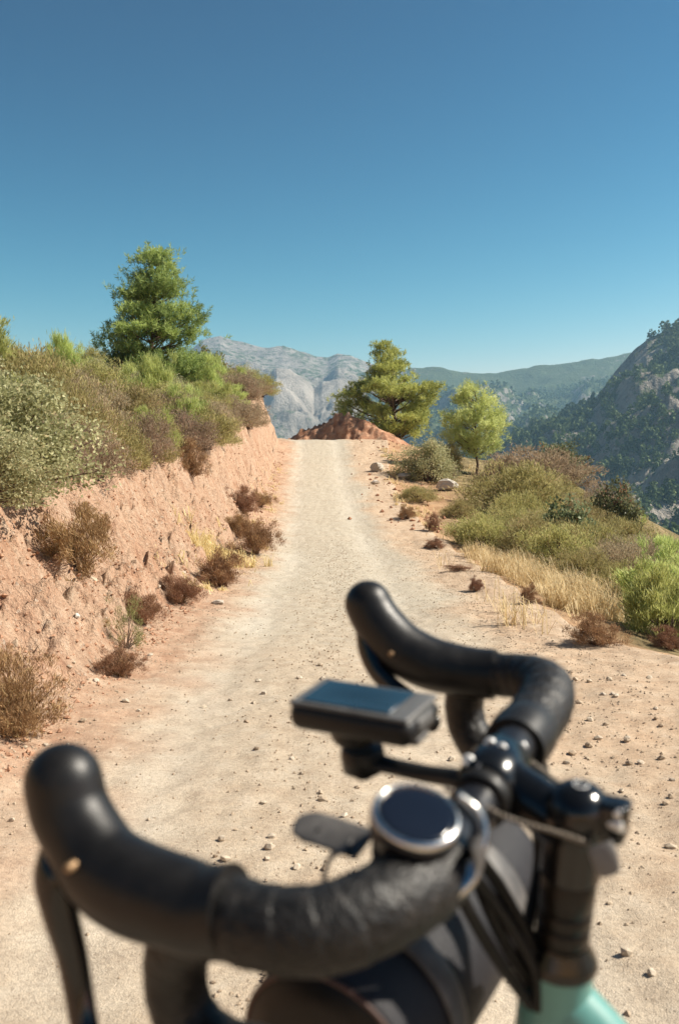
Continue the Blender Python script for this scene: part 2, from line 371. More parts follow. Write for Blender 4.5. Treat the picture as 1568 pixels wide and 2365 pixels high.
def H(x, y, detail=True):
    x = np.asarray(x, float); y = np.asarray(y, float)
    zr = zroad(y); xf = xfoot(y) + .10 * fbm(y, y * 0 + 3.3, 1.7, 3, 5); bw = bankw(y); bh = bankh(y) * (1 + .10 * fbm(y, y * 0, 2.6, 3, 8))
    t = np.clip((xf - x) / bw, 0, 1)
    face = np.where(t < .18, t * .55, .099 + (t - .18) / .82 * .901)
    z = zr + bh * face
    z = z + np.where(x >= xf, 0, 0) + .13 * np.minimum(bh, 1.2) * np.exp(-np.maximum(x - xf, 0) / .24) * (.75 + .5 * fbm(x, y, .7, 3, 57)) * (1 - sstep(0, .55, t))
    d = np.maximum(xf - bw - x, 0)
    fade = 1 - sstep(31, 40, y)
    z = z + fade * (1 - .62 * sstep(11, 23, y)) * np.where(d < 1.2, d * .50, .60 + np.minimum(d - 1.2, 1.2) * .45 + np.maximum(d - 2.4, 0) * .06) - (1 - fade) * d * .35
    ve = verge_edge(y); r = np.maximum(x - ve, 0)
    slope = interp(y, [(-5, .30), (8, .24), (14, .20), (22, .17), (26, .16), (31, .19), (36, .22), (62, .35)])
    z = z - slope * np.minimum(r, 6) - .5 * np.maximum(r - 6, 0) - np.where(y > 34, .12 * np.maximum(y - 34, 0) * sstep(2, 8, r), 0)
    if detail:
        wb = sstep(0, .12, t) * (1 - sstep(.95, 1, t) * .3)
        z = z + wb * (.10 * fbm(x * 1.2, y, .55, 5, 11, .6) + .065 * fbm(x * .6, y, .16, 4, 31, .68) + .07 * fbm(y + .3 * fbm(x, y, .5, 2, 71), x * .25, .38, 3, 73, .55, True)) * np.minimum(bh, 1.2)
        on = 1 - sstep(.7, 1.25, np.abs(x - interp(y, ROAD_C)))
        z = z + .05 * (1 - on * .75) * fbm(x, y, 1.3, 4, 2) + .008 * fbm(x, y, .12, 3, 4)
        xc = x - interp(y, ROAD_C)
        z = z - .022 * (np.exp(-((xc - .58) / .22) ** 2) + np.exp(-((xc + .58) / .22) ** 2))
        far = sstep(.2, 1.5, r) + sstep(0, .8, d)
        z = z + far * .10 * fbm(x, y, 1.8, 4, 9)
    return z
ys = [-4.]
while ys[-1] < 62:
    y = ys[-1]; ys.append(y + (.25 if y < 1.4 else max(.035, .0065 * y)))
ys = np.array(ys)
def strip(name, x0, x1, n, mat, fn_t=None, attrs=None, kind='structure'):
    """sheet between the curves x0(y) and x1(y)"""
    t = np.linspace(0, 1, n); t = fn_t(t) if fn_t else t
    Y, T = np.meshgrid(ys, t, indexing='ij'); X = x0(Y) + (x1(Y) - x0(Y)) * T
    Z = H(X, Y); V = np.stack([X, Y, Z], -1).reshape(-1, 3)
    m = len(ys); i, j = np.meshgrid(np.arange(m - 1), np.arange(n - 1), indexing='ij')
    Fq = np.stack([i * n + j, i * n + j + 1, (i + 1) * n + j + 1, (i + 1) * n + j], -1).reshape(-1, 4)
    a = {k: f(X, Y).ravel() for k, f in (attrs or {}).items()}
    o = link(name, mesh_np(name, V, Fq, mat, True, a)); o['kind'] = kind; return o
top = lambda y: xfoot(y) - bankw(y) - .12
toe = lambda y: xfoot(y) + .12
def track(X, Y):
    xc = np.abs(X - interp(Y, ROAD_C)); w = interp(Y, [(-5, 1.25), (8, 1.15), (14, 1.05), (20, .98), (34, 1.0)])
    return (.55 + .45 * sstep(4, 11, Y)) * (1 - sstep(w * .72, w * 1.18, xc + .26 * fbm(X, Y, 1.3, 4, 21)))
def redsoil(X, Y): return (1 - sstep(.05, .75, X - toe(Y) + .22 * fbm(X, Y, .5, 4, 23))) * .95
def ruts(X, Y):
    xc = np.abs(X - interp(Y, ROAD_C) + .06 * fbm(X * 0, Y, 3.0, 2, 24)); return np.exp(-((xc - .56) / .20) ** 2) * (.6 + .6 * fbm(X, Y, 1.4, 3, 25))
road = strip('dirt_road', toe, lambda y: verge_edge(y) + .05, 150, M['road'], attrs={'track': track, 'red': redsoil, 'rut': ruts})
bank = strip('earth_bank', top, toe, 84, M['bank'])
hill = strip('hillside', lambda y: y * 0 - 22, top, 60, M['scrub'], lambda t: 1 - (1 - t) ** 2.2, attrs={'earth': lambda X, Y: 1 - sstep(0, .15, top(Y) - X)})
verge = strip('roadside_verge', lambda y: verge_edge(y) + .05, lambda y: y * 0 + 30, 70, M['scrub'], lambda t: t ** 2.4,
              attrs={'earth': lambda X, Y: (1 - sstep(.0, .9, X - verge_edge(Y))) * .8 + .8 * sstep(17, 22, Y) * (1 - sstep(1.0, 2.2, X - verge_edge(Y)))})

# the heap of red earth at the crest
mx, my = np.meshgrid(np.linspace(-2.2, 3.0, 110), np.linspace(34.4, 40.5, 90), indexing='xy')
# crest line runs from far left to near right; steep towards the left, long easy slope to the right
ca, sa_ = math.cos(R_(-34)), math.sin(R_(-34)); ua = (mx - .1) * ca + (my - 36.6) * sa_; va = -(mx - .1) * sa_ + (my - 36.6) * ca
crest = interp(ua, [(-2.7, 0), (-2.3, .30), (-1.6, .58), (-.9, .72), (-.3, .90), (.3, .94), (.9, .72), (1.5, .42), (2.2, .2), (2.8, 0)]) * (1 + .28 * fbm(ua, ua * 0 + 2.2, .55, 3, 44))
hp = crest * np.where(va < 0, np.clip(1 + va / (.75 + .3 * fbm(mx, my, .5, 3, 45)), 0, 1), np.exp(-(va / 1.3) ** 2)) * (1 + .16 * fbm(mx, my, .45, 4, 41, .6)) + .05 * fbm(mx, my, .22, 4, 43) * np.minimum(crest * 3, 1)
mz = H(mx, my) + hp - .06
n0 = 110; i, j = np.meshgrid(np.arange(89), np.arange(109), indexing='ij')
o = link('earth_mound', mesh_np('earth_mound', np.stack([mx, my, mz], -1).reshape(-1, 3), np.stack([i * n0 + j, i * n0 + j + 1, (i + 1) * n0 + j + 1, (i + 1) * n0 + j], -1).reshape(-1, 4), M['mound']))
o['kind'] = 'structure'

# ------------------------------------------------------------------ mountains: one sheet from the valley to the far ridges
def elev(v, Y): return CAM_H + (1100 - v) / F0 * Y
def far_h(Uc, Y):
    X = (Uc - 784) / F0 * Y
    base = -12 - .10 * np.minimum(Y, 900) + .03 * np.maximum(Y - 900, 0)
    base = base + 14 * fbm(X, Y, 260, 4, 50)
    out = base; rock = np.zeros_like(base) + .28; pale = np.zeros_like(base)
    def ridge(vc, Yc, W, zb, p, amp, sc, seed, rk, pl, back=.7):
        nonlocal out, rock, pale
        zc = elev(interp(Uc, vc), Yc)
        t = (Yc - Y) / W
        z = np.where(t >= 0, zc - (zc - zb) * np.clip(t, 0, 1.6) ** p, zc + t * W * back)
        env = np.clip(np.abs(t) * 3.0, .22, 1)
        z = z + env * amp * (.65 * (fbm(X, Y, sc, 5, seed, .45, True) - .25) + .6 * fbm(X, Y, sc * .6, 6, seed + 5, .55))
        k = z > out; out = np.where(k, z, out)
        rock = np.where(k, rk, rock); pale = np.where(k, pl, pale)
    ridge([(-1500, 1000), (250, 930), (400, 850), (470, 792), (510, 783), (545, 790), (600, 797), (655, 796), (700, 811), (735, 826), (757, 830), (780, 821), (810, 823), (850, 836), (900, 860), (1000, 900), (1300, 960), (3200, 960)], 2600., 1300., -60., .85, 55, 420, 60, .66, .45)
    ridge([(-1500, 900), (430, 930), (560, 905), (600, 890), (640, 862), (670, 862), (705, 880), (725, 902), (745, 884), (780, 878), (820, 890), (860, 930), (900, 990), (1000, 1080), (3200, 1150)], 1900., 420., -40., 1.1, 42, 240, 64, .90, .9)
    ridge([(-1500, 1100), (600, 1000), (760, 880), (840, 862), (930, 864), (1000, 863), (1060, 867), (1150, 863), (1230, 850), (1330, 842), (1440, 834), (1700, 830), (3200, 840)], 2300., 1500., -120., .80, 75, 480, 70, .30, .2)
    ridge([(-1500, 1300), (900, 1160), (1010, 1085), (1100, 1048), (1180, 1010), (1260, 985), (1320, 958), (1370, 925), (1405, 885), (1435, 845), (1460, 815), (1490, 792), (1520, 782), (1568, 760), (1700, 700), (2000, 600), (3200, 560)], 900., 560., -75., .78, 34, 170, 80, .42, .5, .5)
    g = interp(Uc, [(700, 0), (1100, 0), (1300, 1), (1568, .6), (3000, .6)])
    return X, out, rock, pale
Us = np.concatenate([np.linspace(-1900, 380, 60)[:-1], np.linspace(380, 1640, 620), np.linspace(1640, 3300, 60)[1:]])
Yf = np.concatenate([np.geomspace(56, 380, 40)[:-1], np.linspace(380, 1000, 210)[:-1], np.linspace(1000, 2700, 210)[:-1], np.geomspace(2700, 9000, 24)])
YY, UU = np.meshgrid(Yf, Us, indexing='ij')
XX, ZZ, RK, PL = far_h(UU, YY)
near = 1 - sstep(56, 130, YY); ZZ = ZZ * (1 - near) + near * -30
dzx = np.gradient(ZZ, axis=1) / np.maximum(np.gradient(XX, axis=1), .1); dzy = np.gradient(ZZ, axis=0) / np.gradient(YY, axis=0)
SL = np.sqrt(dzx ** 2 + dzy ** 2)
RK = RK + .34 * (sstep(.55, 1.3, SL) - .35) + np.where(YY < 1100, .13 + .44 * fbm(XX, YY, 85, 4, 95), .03 + .24 * fbm(XX, YY, 120, 4, 96)) * (1 - PL)
nU = len(Us); i, j = np.meshgrid(np.arange(len(Yf) - 1), np.arange(nU - 1), indexing='ij')
mo = link('mountains', mesh_np('mountains', np.stack([XX, YY, ZZ], -1).reshape(-1, 3), np.stack([i * nU + j, i * nU + j + 1, (i + 1) * nU + j + 1, (i + 1) * nU + j], -1).reshape(-1, 4), M['mountain'], True, {'rock': RK.ravel(), 'pale': PL.ravel()}))
mo['kind'] = 'structure'
# plain below everything, out to the horizon
b = MB(); b.add([(-16000, -3000, -140), (16000, -3000, -140), (16000, 16000, -140), (-16000, 16000, -140)], [(0, 1, 2, 3)]); o = b.build('terrain', M['scrub'], smooth=False); o['kind'] = 'structure'

rng = np.random.default_rng(5)
def rdir(n, r, up=0.0):
    d = r.normal(0, 1, (n, 3)); d[:, 2] += up; return d / np.linalg.norm(d, axis=1)[:, None]
def forest():
    N = 60000
    u = rng.uniform(840, 1660, N); y = np.where(rng.random(N) < .55, rng.uniform(330, 1000, N), rng.uniform(900, 2130, N))
    a = np.searchsorted(Yf, y).clip(1, len(Yf) - 1); b_ = np.searchsorted(Us, u).clip(1, nU - 1)
    rk = RK[a, b_]; z = far_h(u, y)[1]; x = (u - 784) / F0 * y
    dens = fbm(x, y, 60, 3, 90)
    keep = (rk + .25 * dens < .46) & (rng.random(N) < np.where(y < 1000, .9, .75))
    x, y, z = x[keep][:22000], y[keep][:22000], z[keep][:22000]; n = len(x)
    h = 2.8 + 7.0 * rng.random(n) ** 1.6 * np.where(y < 1000, 1, 1.15); o_ = None; Vs, Ts = [], []
    for sel, q in ((y < 1000, 34), (y >= 1000, 9)):
        m = int(sel.sum()); hh = h[sel][:, None, None]; d = rdir(m * q, rng).reshape(m, q, 3); f = rng.random((m, q, 1)) ** .8
        rad = (1.05 - f) ** .6 * rng.uniform(.30, .46, (m, 1, 1))
        c = np.concatenate([d[..., :2] * rad, .16 + f * .84], 2) * hh + np.stack([x[sel], y[sel], z[sel]], 1)[:, None]
        a = rdir(m * q, rng, .3).reshape(m, q, 3); b2 = np.cross(a, rdir(m * q, rng).reshape(m, q, 3)); b2 /= np.linalg.norm(b2, axis=-1, keepdims=True) + 1e-9
        w = hh * (.13 if q > 20 else .24); Vs.append(np.stack([c - a * w, c + b2 * w * .8, c + a * w, c - b2 * w * .8], 2).reshape(-1, 3))
        Ts.append(np.clip(np.repeat(rng.normal(.45, .2, m), q) + rng.normal(0, .12, m * q), 0, 1))
    V = np.concatenate(Vs)
    o = link('forest', mesh_np('forest', V, np.arange(len(V)).reshape(-1, 4), M['forest'], False, None, {'tone': np.concatenate(Ts)}))
    tag(o, 'dark green pine wood spread over the mountain slopes on the right', 'forest', kind='stuff')
forest()

# ------------------------------------------------------------------ plants
def leaf_mesh(name, C, D, L, W, mat, r, tone=None):
    n = len(C); S = np.cross(D, rdir(n, r)); S /= np.linalg.norm(S, axis=1)[:, None] + 1e-9
    L = np.broadcast_to(L, n)[:, None]; W = np.broadcast_to(W, n)[:, None]
    V = np.stack([C, C + D * L * .5 + S * W * .5, C + D * L, C + D * L * .5 - S * W * .5], 1).reshape(-1, 3)
    tone = np.clip(r.normal(.5, .25, n), 0, 1) if tone is None else tone
    return mesh_np(name, V, np.arange(n * 4).reshape(-1, 4), mat, False, None, {'tone': tone})
def stem_mesh(name, lines, mat, seg=4):
    mb = MB()
    for P, r in lines: tube(mb, P, r, seg, 1, caps='none')
    me = bpy.data.meshes.new(name); fs = []
    for f in mb.f3 + mb.f4: fs += f.tolist()
    me.from_pydata(np.concatenate(mb.v).tolist(), [], fs); me.materials.append(mat); me.update(); return me
def shrub_meshes(kind, seed):
    """unit shrub about 1 m wide and .7 m tall; returns foliage mesh and stem mesh"""
    r = np.random.default_rng(seed)
    cfg = dict(oak=(190, 95, .024, .017, 'oak', .2), oakdark=(100, 60, .050, .036, 'oakdark', .2), heath=(140, 75, .050, .0095, 'heath', .9), heathgreen=(140, 75, .055, .0095, 'heathgreen', 1.0),
               young=(80, 120, .085, .0095, 'young', 1.1), brown=(80, 150, .062, .0075, 'brown', .9), greenish=(40, 50, .06, .009, 'greenish', .8))[kind]
    nc, nl, L, W, mat, up = cfg
    d = rdir(nc, r, .35); d[:, 2] = np.abs(d[:, 2]); rad = r.uniform(.45, 1.0, nc) ** .6
    lump = (1 if kind != 'brown' else r.uniform(.55, 1.25, nc)) * 1.0 + .35 * np.array([math.sin(3 * math.atan2(q[1], q[0]) + seed) for q in d]) * .6
    C = d * rad[:, None] * np.array([.5, .5, .66]) * lump[:, None] * r.uniform(.8, 1.12, (nc, 1)); C[:, 2] += .05
    sg = .055 if kind not in ('young',) else .045
    P = np.repeat(C, nl, 0) + r.normal(0, sg, (nc * nl, 3)) * np.array([1, 1, .8]); out = np.repeat(d, nl, 0)
    D = rdir(len(P), r) + out * .5 + np.array([0, 0, up]); D /= np.linalg.norm(D, axis=1)[:, None]
    P[:, 2] = np.maximum(P[:, 2], .0)
    tone = np.clip(np.repeat(r.uniform(.2, .8, nc), nl) + r.normal(0, .18, nc * nl), 0, 1)
    fol = leaf_mesh(kind + '_foliage', P, D, L * r.uniform(.7, 1.3, len(P)), W * r.uniform(.7, 1.3, len(P)), M[mat], r, tone)
    lines = [([(r.normal(0, .05), r.normal(0, .05), -.06), tuple(c * np.array([.45, .45, .55])), tuple(c)], [.009, .006, .0025]) for c in C[::2]]
    return fol, stem_mesh(kind + '_stem', lines, M['bark'] if kind != 'brown' else M['brown'])
LIB = {k: [shrub_meshes(k, 100 + i * 7 + s) for i in range(3)] for s, k in enumerate(('oak', 'oakdark', 'heath', 'heathgreen', 'young', 'brown', 'greenish'))}
prng = random.Random(11)
def plant(name, kind, loc, w, h, label, cat, group=None, tilt=(0, 0)):
    fol, st = prng.choice(LIB[kind])
    o = thing(name, label, cat, loc, group); o.scale = (w, w, h / .7); o.rotation_euler = (tilt[0], tilt[1], prng.uniform(0, 6.28))
    link('foliage', fol, o); link('stem', st, o); return o
_Y = np.concatenate([np.linspace(1.6, 12, 3000), np.linspace(12.01, 60, 5000)])
def ground_at(u, v):
    """the ground point seen along a sight line"""
    x = (u - 784) / F0 * _Y; z = CAM_H + (1100 - v) / F0 * _Y
    k = np.argmax(H(x, _Y, False) >= z); y = _Y[k]; x = (u - 784) / F0 * y
    return Vector((x, y, float(H(np.array([x]), np.array([y]))[0])))
def on_ground(x, y): return Vector((x, y, float(H(np.array([x]), np.array([y]))[0])))

def pine(name, label, loc, Ht, env, npads, ntuft, nneed, needle, mat, seed, lean=(0, 0), trunk_r=.07, pad=(.30, .30, .13), bare=.12, cat='pine tree'):
    """env: list of (height fraction, radius, x offset) of the crown outline"""
    r = np.random.default_rng(seed); o = thing(name, label, cat, loc); e = np.array(env)
    tz = np.linspace(0, 1, 9); tp = np.stack([lean[0] * tz ** 1.5, lean[1] * tz ** 1.5, tz * Ht * .96], 1) + np.concatenate([np.zeros((1, 3)), r.normal(0, .025, (8, 3))]) * np.array([1, 1, 0])
    tp[0, 2] = -.15
    def trunk_at(z): return np.array([np.interp(z, tp[:, 2], tp[:, k]) for k in range(3)])
    lines = [(tp, trunk_r * (1 - tz * .86))]; C = []; Dv = []
    while len(C) < npads:
        f = r.uniform(e[0, 0], 1); rad = np.interp(f, e[:, 0], e[:, 1]); xo = np.interp(f, e[:, 0], e[:, 2])
        if r.random() > rad / e[:, 1].max() + .12: continue
        a = r.uniform(0, 2 * math.pi); q = rad * math.sqrt(r.uniform(.12, 1)) * (1 + .16 * math.sin(3 * a + f * 9 + seed))
        c = trunk_at(f * Ht * .9) + np.array([math.cos(a) * q + xo, math.sin(a) * q, 0]); c[2] = f * Ht
        C.append(c); b0 = trunk_at(max(bare * Ht, c[2] - .35 * q - .12)); mid = (b0 * .45 + c * .55) + np.array([0, 0, -.06 * q])
        lines.append(([b0, mid, c], [trunk_r * .30, trunk_r * .2, trunk_r * .08])); Dv.append((c - b0) / (np.linalg.norm(c - b0) + 1e-6))
    C = np.array(C); Dv = np.array(Dv)
    T = np.repeat(C, ntuft, 0) + r.normal(0, .5, (npads * ntuft, 3)) * np.array(pad); TD = np.repeat(Dv, ntuft, 0) * .7 + np.array([0, 0, .75]) + r.normal(0, .25, (len(T), 3))
    TD /= np.linalg.norm(TD, axis=1)[:, None]
    P = np.repeat(T, nneed, 0) + np.repeat(TD, nneed, 0) * r.uniform(-.06, .10, (len(T) * nneed, 1))
    D = np.repeat(TD, nneed, 0) * .75 + rdir(len(P), r) * .85; D /= np.linalg.norm(D, axis=1)[:, None]
    tone = np.clip(np.repeat(np.repeat(r.uniform(.25, .8, npads), ntuft) + r.normal(0, .1, npads * ntuft), nneed) + r.normal(0, .12, len(P)), 0, 1)
    link('crown', leaf_mesh('crown', P, D, needle[0] * r.uniform(.7, 1.25, len(P)), needle[1], M[mat], r, tone), o)
    link('trunk', stem_mesh('trunk', lines, M['bark'], 6), o); return o

pine('pine_tree', 'tall dense dark green pine rising above the left bank', on_ground(-4.85, 26), 3.55,
     [(.04, 1.05, .25), (.20, 1.20, .15), (.34, 1.18, -.08), (.48, .95, .06), (.62, .84, .10), (.76, .62, .0), (.87, .42, -.02), (.95, .24, .02), (1, .08, .04)], 130, 26, 18, (.12, .018), 'pine', 3, (.1, 0), .09, (.40, .40, .13), .05)
pine('pine_tree', 'broad dark pine leaning over the red earth mound at the road crest', on_ground(2.15, 38.3), 3.85,
     [(.10, .7, .2), (.18, 1.35, -.1), (.30, 1.75, -.25), (.44, 2.0, -.30), (.56, 1.75, .05), (.66, 1.25, .20), (.78, .95, .10), (.89, .5, -.1), (.96, .22, -.2), (1, .08, -.25)], 118, 26, 18, (.145, .022), 'brightpine', 8, (-.25, 0), .11, (.42, .42, .15), .06)
pine('pine_tree', 'small pale yellow-green pine with a bare slim trunk on the right slope', on_ground(4.03, 29.5), 2.62,
     [(.22, .25, .05), (.32, .72, .05), (.45, .88, .05), (.58, .85, .05), (.70, .70, 0), (.82, .48, -.05), (.92, .26, -.08), (1, .08, -.1)], 90, 18, 15, (.125, .014), 'palepine', 13, (-.05, 0), .045, (.28, .28, .16), .22)

HG = 'bushes covering the slope above the earth bank'
# young pines among them
for (x, y, h, w, lab) in ((-3.55, 10.4, .5, .95, 'bright green young pine bush behind the oak shrubs at the left edge'), (-2.55, 13.4, .6, .7, 'small bright green pine bush between brown bushes midway along the bank'), (-4.4, 21.5, .8, 1.0, 'pale green young pine left below the tall pine'), (-2.75, 22.5, .7, .8, 'bright green young pine on the bank edge right below the tall pine'), (-4.6, 12.3, .6, 1.1, 'bright green young pine at the far left of the bank top'), (-4.85, 17.6, 1.2, .7, 'feathery young pine tip against the sky left of the tall pine'),
                          (-3.65, 19.5, 1.1, .9, 'bright green young pine in front of the tall pine'), (-3.3, 25, 1.0, 1.0, 'young pine at the right foot of the tall pine'),
                          (-2.55, 16.6, .75, .75, 'low bright green young pine overhanging the edge of the earth bank'), (-2.95, 29, .7, .8, 'young pine above the far end of the earth bank'),
                          (-5.6, 14.2, .95, 1.2, 'young green pine behind the bushes at the left skyline')):
    plant('young_pine', 'young', on_ground(x, y), w, h, lab, 'young pine', HG)
plant('oak_shrub', 'oak', on_ground(-2.38, 6.9), 1.32, .82, 'large grey-green leafy oak shrub hanging over the bank at the left edge', 'shrub')
plant('oak_shrub', 'oak', on_ground(-3.05, 7.8), 1.0, .7, 'grey-green oak shrub just behind the large one at the left edge', 'shrub')
plant('oak_shrub', 'oak', on_ground(-2.2, 5.9), .9, .5, 'low grey-green oak shrub at the very left edge of the bank top', 'shrub')
plant('oak_shrub', 'oakdark', on_ground(-3.9, 29.5), 1.4, 1.05, 'dark green oak shrub right of the tall pine', 'shrub')
plant('oak_shrub', 'oakdark', on_ground(-5.6, 26.5), 1.3, 1.1, 'dark low oak shrub left of the tall pine foot', 'shrub')
pts = []
k = 0
while len(pts) < 170 and k < 12000:
    k += 1; y = 5.5 + 27 * prng.random() ** 1.0; tx = float(top(np.array([y]))[0]); x = tx + .20 - abs(prng.gauss(0, 1)) * (1.3 + .08 * y)
    if x < -.42 * y - .8: continue
    w = prng.uniform(.6, 1.1) * (1 + .012 * y)
    if any((x - a) ** 2 + (y - b_) ** 2 < (.36 * (w + c)) ** 2 for a, b_, c in pts): continue
    if (x + 2.22) ** 2 + (y - 6.75) ** 2 < .6: continue
    pts.append((x, y, w))
for x, y, w in pts:
    kd = prng.choice(['heath', 'heathgreen', 'heathgreen', 'heath', 'heath', 'oak', 'heathgreen'] if y < 22 else ['heathgreen', 'heathgreen', 'heath', 'oak', 'young'])
    edge = float(top(np.array([y]))[0]) - x; pu = 784 + F0 * x / y
    side = 'on the bank edge' if edge < .25 else ('just behind the bank edge' if edge < .9 else ('halfway up the left slope' if edge < 2.2 else 'on the left skyline'))
    zone = 'beside the big oak shrubs' if y < 9 else ('uphill of the oak shrubs' if y < 13 else ('above the dried bushes' if y < 18.5 else ('in front of the tall pine' if y < 24 else 'near the road crest')))
    lab = {'heath': 'brown wiry bush ', 'heathgreen': 'dull green wiry bush ', 'oak': 'grey-green leafy bush ', 'young': 'bright green bush '}[kd] + side + ', ' + zone
    plant('heath_bush' if kd.startswith('heath') else 'small_bush', kd, on_ground(x, y), w, w * prng.uniform(.55, .8) * (1 if y < 16 else .78), lab, 'bush', HG)

# dried brown bushes on and below the bank
BG = 'dried brown bushes by the earth bank'
for (u, v, w, h, lab) in ((185, 1350, .52, .5, 'biggest dried brown bush growing out of the earth bank'), (215, 1235, .2, .2, 'tiny dried bush above the biggest brown bush on the bank'),
                          (30, 1690, .42, .34, 'dried brown bush cut by the left edge at the foot of the bank'), (275, 1560, .26, .16, 'sprawling dead brown bush lying below the pale green weed'),
                          (325, 1430, .34, .24, 'brown-green dried bush just above the pale green weed'), (415, 1390, .42, .26, 'flat dried bush between two brown bushes along the bank foot'),
                          (512, 1350, .55, .36, 'rounded red-brown bush at the bank foot, left of the dry grass tuft'), (588, 1285, .55, .50, 'upright brown bush at the roadside right of the dry grass tuft'),
                          (545, 1240, .45, .34, 'dark brown bush behind the upright brown bush'), (560, 1200, .60, .40, 'brown bush at the bank foot below the smallest far one'), (600, 1168, .50, .30, 'smallest far brown bush at the bank foot'),
                          (200, 1205, .2, .14, 'little brown bush high on the bank face'), (440, 1110, .5, .5, 'brown bush hanging from the bank edge below the young pine')):
    g = ground_at(u, v); tl = (0, .5) if u in (185, 215) else (0, 0)
    plant('dried_bush', 'brown', g, w, h, lab, 'dried bush', BG, tl)
plant('weed', 'greenish', ground_at(290, 1500), .26, .30, 'pale green feathery weed at the foot of the bank', 'weed')

# right side
RG = 'bushes on the right slope'
for (u, v, kd, w, h, lab) in ((985, 1110, 'oak', 1.7, 1.05, 'grey-green shrub right of the white rocks below the red mound'), (965, 1160, 'heathgreen', .9, .35, 'low light green bush in front of the white boulder'),
                              (1140, 1098, 'young', .6, .5, 'small light green bush at the foot of the pale pine'), (1200, 1190, 'heathgreen', 2.3, 1.15, 'wide olive brown bush in the middle of the right slope'),
                              (1120, 1270, 'heathgreen', 1.2, .6, 'low olive bush at the edge of the dry grass'), (1240, 1130, 'heath', 2.8, 1.25, 'brown-topped bush behind the olive bush'),
                              (1290, 1110, 'oakdark', 1.9, 1.1, 'dark bush on the skyline of the right slope'), (1180, 1120, 'heath', 2.2, .8, 'low brown bush beside the pale pine'),
                              (1200, 1265, 'heathgreen', 1.3, .75, 'olive bush behind the tall dry grass'), (1310, 1300, 'oakdark', 1.15, .95, 'dark leathery leaved shrub in the middle of the right bushes'),
                              (1420, 1235, 'oakdark', 1.2, 1.05, 'dark shrub with reddish leaves at the right end of the bushes'), (1440, 1335, 'oakdark', .75, .5, 'low dark shrub just left of the bright green pine saplings'),
                              (1475, 1215, 'young', .36, .32, 'small round bright green bush on the slope edge'), (1360, 1290, 'heathgreen', 1.3, .7, 'olive bush between the dark shrubs'),
                              (1545, 1380, 'young', .8, .7, 'bright green pine sapling on the slope beyond the nearer saplings'), (1515, 1345, 'young', .8, .75, 'bright green sapling below the small round bush on the slope edge'),
                              (1390, 1190, 'heath', 1.5, .8, 'brown bush left of the reddish shrub'), (1065, 1200, 'heathgreen', .8, .4, 'low yellow-green bush at the upper end of the dry grass')):
    plant('bush' if kd.startswith('heath') else ('young_pine' if kd == 'young' else 'oak_shrub'), kd, ground_at(u, v), w, h, lab, 'young pine' if kd == 'young' else 'bush', RG)
got = []
k = 0
while len(got) < 46 and k < 4000:
    k += 1; y = prng.uniform(11, 30); x = float(verge_edge(np.array([y]))[0]) + prng.uniform(1.5, 5.5) * (.6 + .012 * y)
    w = prng.uniform(.7, 1.3)
    if (x - 4.03) ** 2 + (y - 29.5) ** 2 < .8 or any((x - a) ** 2 + (y - b_) ** 2 < (.36 * (w + c)) ** 2 for a, b_, c in got): continue
    pu = 784 + F0 * x / y
    if math.hypot(x - 2.9, y - 9) < 1.6: continue
    if (abs(pu - 1032) < 75 and 14 < y < 27) or (abs(pu - 1098) < 55 and y > 17): continue
    got.append((x, y, w))
for x, y, w in got:
    kd = prng.choice(['heathgreen', 'heathgreen', 'heath']); r_ = x - float(verge_edge(np.array([y]))[0])
    zone = ('behind the dry grass' if r_ < 1.6 else 'far right of the scrub') if y < 15 else (('downhill of the white boulder' if r_ < 2 else 'amid the scrub') if y < 21.5 else ('near the grey-green shrub' if r_ < 2.2 else 'right of the pale pine'))
    plant('bush', kd, on_ground(x, y), w, w * prng.uniform(.45, .65), {'heath': 'low brown wiry bush right of the road, ', 'heathgreen': 'low olive wiry bush right of the road, '}[kd] + zone, 'bush', RG)
plant('young_pine', 'young', on_ground(2.82, 8.5), .85, .62, 'nearest bright green pine sapling, right of the tall dry grass at the picture edge', 'young pine', RG)
plant('young_pine', 'young', on_ground(3.25, 9.9), .9, .62, 'bright green pine sapling just behind the nearest one on the right', 'young pine', RG)
WG = 'small dried weeds on the right roadside'
for (u, v, w, h, lab) in ((940, 1200, .36, .24, 'dried brown weed farthest up the right roadside'), (998, 1228, .26, .28, 'upright red-brown weed beside the dry verge'), (1005, 1262, .34, .14, 'flat dried weed below the upright one'),
                          (1100, 1365, .16, .14, 'small brown weed by the edge of the gravel'), (1222, 1398, .17, .17, 'small brown weed at the front of the dry grass'), (1390, 1405, .18, .14, 'brown weed inside the dry grass'),
                          (1378, 1488, .36, .20, 'largest dried weed on bare earth in front of the dry grass'), (1548, 1500, .28, .16, 'dried weed at the right edge of the picture'), (1055, 1320, .4, .06, 'low dark weed mat reaching into the road')):
    plant('dried_weed', 'brown', ground_at(u, v), w, h, lab, 'weed', WG)

